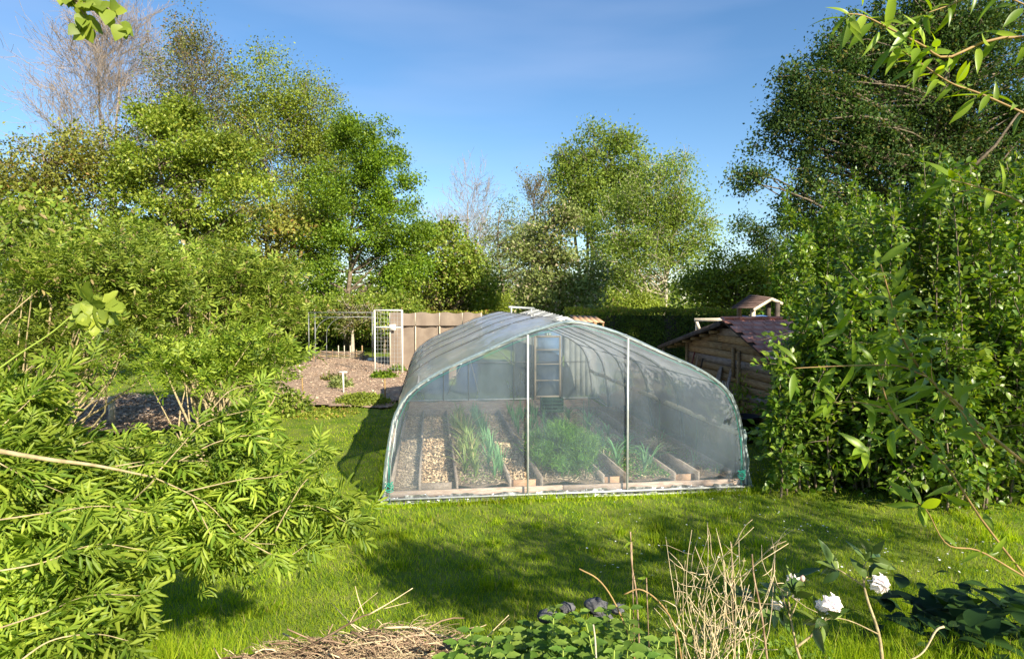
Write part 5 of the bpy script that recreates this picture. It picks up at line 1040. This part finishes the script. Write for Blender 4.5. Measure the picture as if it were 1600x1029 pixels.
# dry stems
dsr = np.random.default_rng(121); dc = empty('dry_stem_clump', P(1130, 1029, 2.85) * [1, 1, 0] + [0, 0, .62], 'fan of bare straw-coloured stems standing in front of the lawn', 'dead stems')
for i in range(40):
    bx = dsr.normal(1112, 26); tx = bx + (dsr.uniform(-80, 135)); ty = dsr.uniform(820, 985) if i > 10 else dsr.uniform(812, 850); d = 2.85 + dsr.uniform(-.25, .25); tx = min(max(tx, 1040), 1232)
    p0 = P(bx, 1050, d); p0[2] = max(p0[2] - .2, .6); p1 = P(tx, ty, d + dsr.normal() * .12); c = curve(p0, p1, 10, .075, .0, dsr); parts = [tube(c, np.linspace(.0032, .0011, 10) * dsr.uniform(.7, 1.3), 5)]
    for k in range(dsr.integers(1, 5)):
        j = dsr.integers(4, 9); q = c[j] + unit(dsr.normal(size=3) + [0, 0, 1]) * dsr.uniform(.06, .2); parts.append(tube(curve(c[j], q, 5, .06, 0, dsr), np.linspace(.002, .001, 5), 4))
    ob('stem', join(parts), M['twig_dry'], dc)
for path, d, lab, mm in (([(905, 888), (935, 905), (960, 940), (985, 1000), (995, 1050)], 2.8, 'yellowish arching bramble stem left of the dry stems', 'stem_orange'), ([(975, 928), (1000, 920), (1030, 940), (1055, 980), (1068, 1050)], 2.75, 'orange arching stem bent over toward the dry stems', 'stem_orange'), ([(1175, 865), (1178, 900), (1190, 960), (1200, 1040)], 2.7, 'thin dark upright stem between dry stems and rhododendron', 'twig_brown'),
                          ([(985, 830), (987, 880), (995, 935), (1000, 1040)], 2.9, 'thin dark stem with a leaf tuft above the arching stems', 'twig_brown'), ([(927, 975), (930, 1000), (932, 1045)], 2.6, 'short pale cut stump stick among the nettles', 'wood_pale'), ([(1400, 1040), (1440, 1020), (1462, 985), (1475, 978)], 2.6, 'pale dry twig pointing up at the lower right corner', 'twig_dry')):
    a = smooth([P(x, y, d) for x, y in path], 18); root = empty('single_stem', a[-1], lab, 'stem'); ob('stalk', tube(a, np.linspace(.0032, .0045, 18), 6), M[mm], root, True)
for px, py in ((987, 838), (1143, 838), (1010, 893)):
    root = empty('budding_twig', P(px, 1010, 2.9), {987: 'budding twig whose tuft stands left of the dry stems', 1143: 'budding twig with fresh yellow leaves above the dry stems', 1010: 'short budding twig just above the arching orange stem'}[px], 'twig'); ob('stalk', tube([P(px + 4, 1010, 2.9), P(px, py + 8, 2.9)], .0025, 5), M['twig_brown'], root)
    for k in range(5): place('leaf', lan[1], None, root, P(px, py + 8, 2.9), rdir(1, 1.2, dsr)[0], rdir(1, 0, dsr)[0] + [0, -1, 0], .05)

# nettles
net_me = mesh_np('leaf', *NET); net_me.materials.append(M['nettle']); nr = np.random.default_rng(131)
spots = [(735, 985), (770, 1000), (800, 985), (830, 975), (865, 965), (890, 985), (915, 970), (945, 985), (970, 970), (1000, 990), (840, 1010), (880, 1015), (790, 1025), (960, 1015), (1030, 1000), (740, 1020), (920, 1025), (1010, 1025), (868, 950), (905, 958), (948, 952), (985, 950), (1045, 985), (715, 1005)]
NL = {(735, 985): 'nettle next to the brush pile, tallest at that end', (740, 1020): 'low nettle touching the bottom end of the brush pile', (1030, 1000): 'nettle closest to the bare straw-coloured stems', (1000, 990): 'nettle between the two arching stems', (830, 975): 'nettle just in front of the outermost grey stone', (925 - 10, 970): 'nettle standing against the largest grey stone', (970, 970): 'nettle rising beside the yellowish arching stem', (920, 1025): 'nettle at the foot of the pale cut stick', (1010, 1025): 'nettle at the bottom edge below the dry stems', (868, 950): 'nettle whose tip rises between the grey stones', (985, 950): 'nettle reaching highest, right of the stones', (715, 1005): 'small nettle growing out of the brush pile edge'}
for i, (px, py) in enumerate(spots):
    d = 2.75 + nr.uniform(-.3, .3) - (py - 990) * .006; top = P(px, py, d); b = np.array([top[0] + nr.normal() * .03, top[1], .62]); root = empty('nettle', b, NL.get((px, py), 'green nettle with toothed leaves in the middle of the nettle patch'), 'nettle', 'nettles along the bank edge')
    c = curve(b, top, 8, .04, 0, nr); ob('stalk', tube(c, np.linspace(.004, .0025, 8), 5), M['stalk'], root)
    for k in range(9):
        f = 1 - k * .09; p = np.array([np.interp(f, np.linspace(0, 1, 8), c[:, j]) for j in range(3)]); a = (k % 2) * math.pi / 2 + nr.normal() * .3
        for s in (0, math.pi): place('leaf', net_me, None, root, p, (math.cos(a + s), math.sin(a + s), .25 - .05 * k), (nr.normal() * .2, -.3, 1), (.055 + .008 * min(k, 6)) * nr.uniform(.85, 1.2))
# big dark leaves at the right edge
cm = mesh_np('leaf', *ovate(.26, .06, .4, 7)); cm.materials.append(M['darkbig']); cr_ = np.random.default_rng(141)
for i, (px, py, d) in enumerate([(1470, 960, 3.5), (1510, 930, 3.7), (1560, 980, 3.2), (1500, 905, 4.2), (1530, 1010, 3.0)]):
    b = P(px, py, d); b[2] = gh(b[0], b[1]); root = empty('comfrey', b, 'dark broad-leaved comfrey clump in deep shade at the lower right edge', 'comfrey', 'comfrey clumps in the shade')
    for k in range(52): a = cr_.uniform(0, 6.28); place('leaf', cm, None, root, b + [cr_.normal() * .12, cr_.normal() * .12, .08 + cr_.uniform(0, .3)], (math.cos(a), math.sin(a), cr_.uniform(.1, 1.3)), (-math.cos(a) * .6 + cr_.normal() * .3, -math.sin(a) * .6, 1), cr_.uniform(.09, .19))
# stones
for i, (px, py, s, lab) in enumerate(((857, 962, .045, 'dark grey stone at the end of the row, beside the lawn'), (930, 946, .05, 'largest grey stone among the nettles, furthest up'), (942, 962, .045, 'grey stone half hidden by nettle leaves below the largest'), (965, 950, .035, 'grey stone near the arching yellow stem'), (885, 948, .035, 'small dark stone between the others'))):
    c = P(px, py, 3.3); r = np.random.default_rng(150 + i); v = []; 
    for b in np.linspace(0, math.pi, 7):
        for a in np.arange(10) * math.pi / 5: v.append(c + np.array([math.cos(a) * math.sin(b) * 1.3, math.sin(a) * math.sin(b), math.cos(b) * .7]) * s * (1 + r.normal() * .16))
    Fc = [(a * 10 + j, a * 10 + (j + 1) % 10, (a + 1) * 10 + (j + 1) % 10, (a + 1) * 10 + j) for a in range(6) for j in range(10)]; tag(ob('stone', (v, Fc), M['stone']), lab, 'stone', 'stones at the bank edge')
# brush pile
br_ = np.random.default_rng(161); bp_ = empty('brush_pile', P(580, 1040, 3.0) * [1, 1, 0] + [0, 0, .55], 'heap of cut brown twigs and stalks at the bottom edge', 'brush pile')
def pile_top(px): return float(np.interp(px, [350, 430, 500, 560, 620, 680, 740, 790], [1036, 1012, 1002, 990, 979, 984, 1008, 1036]))
V = []; nx = 24; ny = 8
for j in range(ny):
    for i in range(nx): px = 345 + 450 * i / (nx - 1); p = P(px, pile_top(px) + 10, 3.15); f = j / (ny - 1); V.append((p[0] * (1 - .12 * f), 3.25 - .9 * f, p[2] - (.0 if j else .35) - .12 * f * f + br_.normal() * .012))
idx = (np.arange(ny - 1)[:, None] * nx + np.arange(nx - 1)[None]).reshape(-1); ob('pile_core', (V, np.stack([idx, idx + nx, idx + nx + 1, idx + 1], -1)), M['soil'], bp_, True)
def stick(px, py, d, ln, ang, rad, m='twig_brown', bend=.06):
    p = P(px, py, d); dv = np.array([math.cos(ang), br_.normal() * .35, math.sin(ang)]); return tube(curve(p - dv * ln / 2, p + dv * ln / 2, 7, bend, 0, br_), np.linspace(rad, rad * .5, 7), 5)
for i in range(230):
    px = br_.uniform(365, 770); yt = pile_top(px); f = br_.uniform(0, 1); ob('stick', stick(px, yt + 2 + f * 60, 3.15 - f * .35, br_.uniform(.12, .5), br_.normal() * .28, br_.uniform(.002, .006), 'twig_brown'), M['twig_brown' if i % 4 else 'twig_dry'], bp_)
SS = []
for i in range(1500): px = br_.uniform(360, 775); yt = pile_top(px); f = br_.uniform(0, 1); SS.append(stick(px, yt + f * 60, 3.15 - f * .35, br_.uniform(.05, .22), br_.normal() * .5, br_.uniform(.0008, .002), bend=.12))
tag(ob('fine_twigs', join(SS[::2]), M['straw'], bp_), kind='stuff'); tag(ob('fine_dark_twigs', join(SS[1::2]), M['twig_brown'], bp_), kind='stuff')
for path, rad in (([(430, 1035), (500, 1000), (560, 965), (580, 958)], .007), ([(575, 960), (610, 940), (645, 918)], .004), ([(568, 958), (560, 935), (555, 915)], .003), ([(545, 975), (560, 950), (590, 925)], .003), ([(600, 950), (640, 940)], .002), ([(600, 980), (650, 980), (690, 995)], .006), ([(700, 1020), (740, 985), (760, 975)], .004), ([(735, 1025), (765, 990), (795, 960)], .004)):
    ob('stick', tube(smooth([P(x, y, 3.05) for x, y in path], 10), np.linspace(rad, rad * .4, 10), 6), M['twig_brown' if rad > .006 else 'twig_dry'], bp_)
# taller grass tufts on the bank
tg = np.random.default_rng(171); x = np.concatenate([tg.uniform(-3.2, -1.5, 5000), tg.normal(1.0, .35, 3500), tg.uniform(1.3, 2.6, 3500), tg.uniform(-.6, 1.4, 2500)]); y = np.concatenate([tg.uniform(2.7, 3.9, 5000), tg.normal(3.05, .2, 3500), tg.uniform(2.4, 3.2, 3500), tg.uniform(3.2, 3.7, 2500)])
tag(ob('tall_grass', blades(0, 0, 0, .07, .2, .0012, BL2, tg, (x, y)), M['grass'], origin=(0, 0, 0)), 'longer grass tufts growing on the bank', 'grass', kind='stuff')
n = 7000; x = tg.uniform(-.4, 1.5, n); y = tg.uniform(2.4, 3.5, n); Pm = np.column_stack([x, y, gh(x, y) + tg.uniform(.0, .14, n)])
tag(ob('bank_weeds', scatter(DIA, Pm, rdir(n, .5, tg), rdir(n, 1.3, tg), tg.uniform(.02, .045, n)), M['nettle'], origin=(0, 0, 0)), 'low leafy weeds covering the bank between nettles', 'weeds', kind='stuff')

# ------------------------------------------------------------------ garden trees beside and behind the photographer (they shade the lawn)
def free_tree(name, label, x, y, h, blobs, nclump, nleaf, size, spread, m, seed):
    r = np.random.default_rng(seed); C = np.array([b[:3] for b in blobs]); Rr = np.array([b[3:] for b in blobs]); i = r.integers(len(C), size=nclump); v = unit(r.normal(size=(nclump, 3))); K = C[i] + v * r.uniform(.3, 1, nclump)[:, None] * Rr[i]
    j = r.integers(nclump, size=nleaf); Pl = K[j] + r.normal(size=(nleaf, 3)) * spread; bp = np.array([x, y, gh(x, y)]); root = empty(name, bp, label, 'tree')
    c = curve(bp, (C.mean(0)[0], C.mean(0)[1], h * .85), 10, .03, 0, r); ob('trunk', tube(c, np.linspace(.12, .03, 10), 8), M['bark'], root, True)
    ob('branches', join([tube(curve(c[min(9, 3 + int(r.integers(6)))], k, 6, .06, .05, r), np.linspace(.03, .006, 6), 4, False) for k in K]), M['bark'], root); ob('crown', scatter(DIA, Pl, r.normal(size=(nleaf, 3)), rdir(nleaf, .6, r), size * r.uniform(.6, 1.3, nleaf)), M[m], root)
free_tree('apple_tree', 'apple tree beside the photographer that shades the front lawn', 5.6, .0, 4.8, [(5.9, .2, 3.9, .9, .9, .6), (7.0, 1.6, 3.8, 1.0, .9, .6), (4.4, .6, 3.7, .9, .7, .5), (3.1, .3, 3.6, .7, .6, .4)], 50, 7600, .08, .17, 'lime', 181)
free_tree('apple_tree', 'second apple tree past the frame edge shading the shed side lawn', 9.4, 4.2, 4.8, [(9.2, 4.0, 3.5, 1.2, 1.1, .7)], 40, 6000, .08, .2, 'lime', 182)
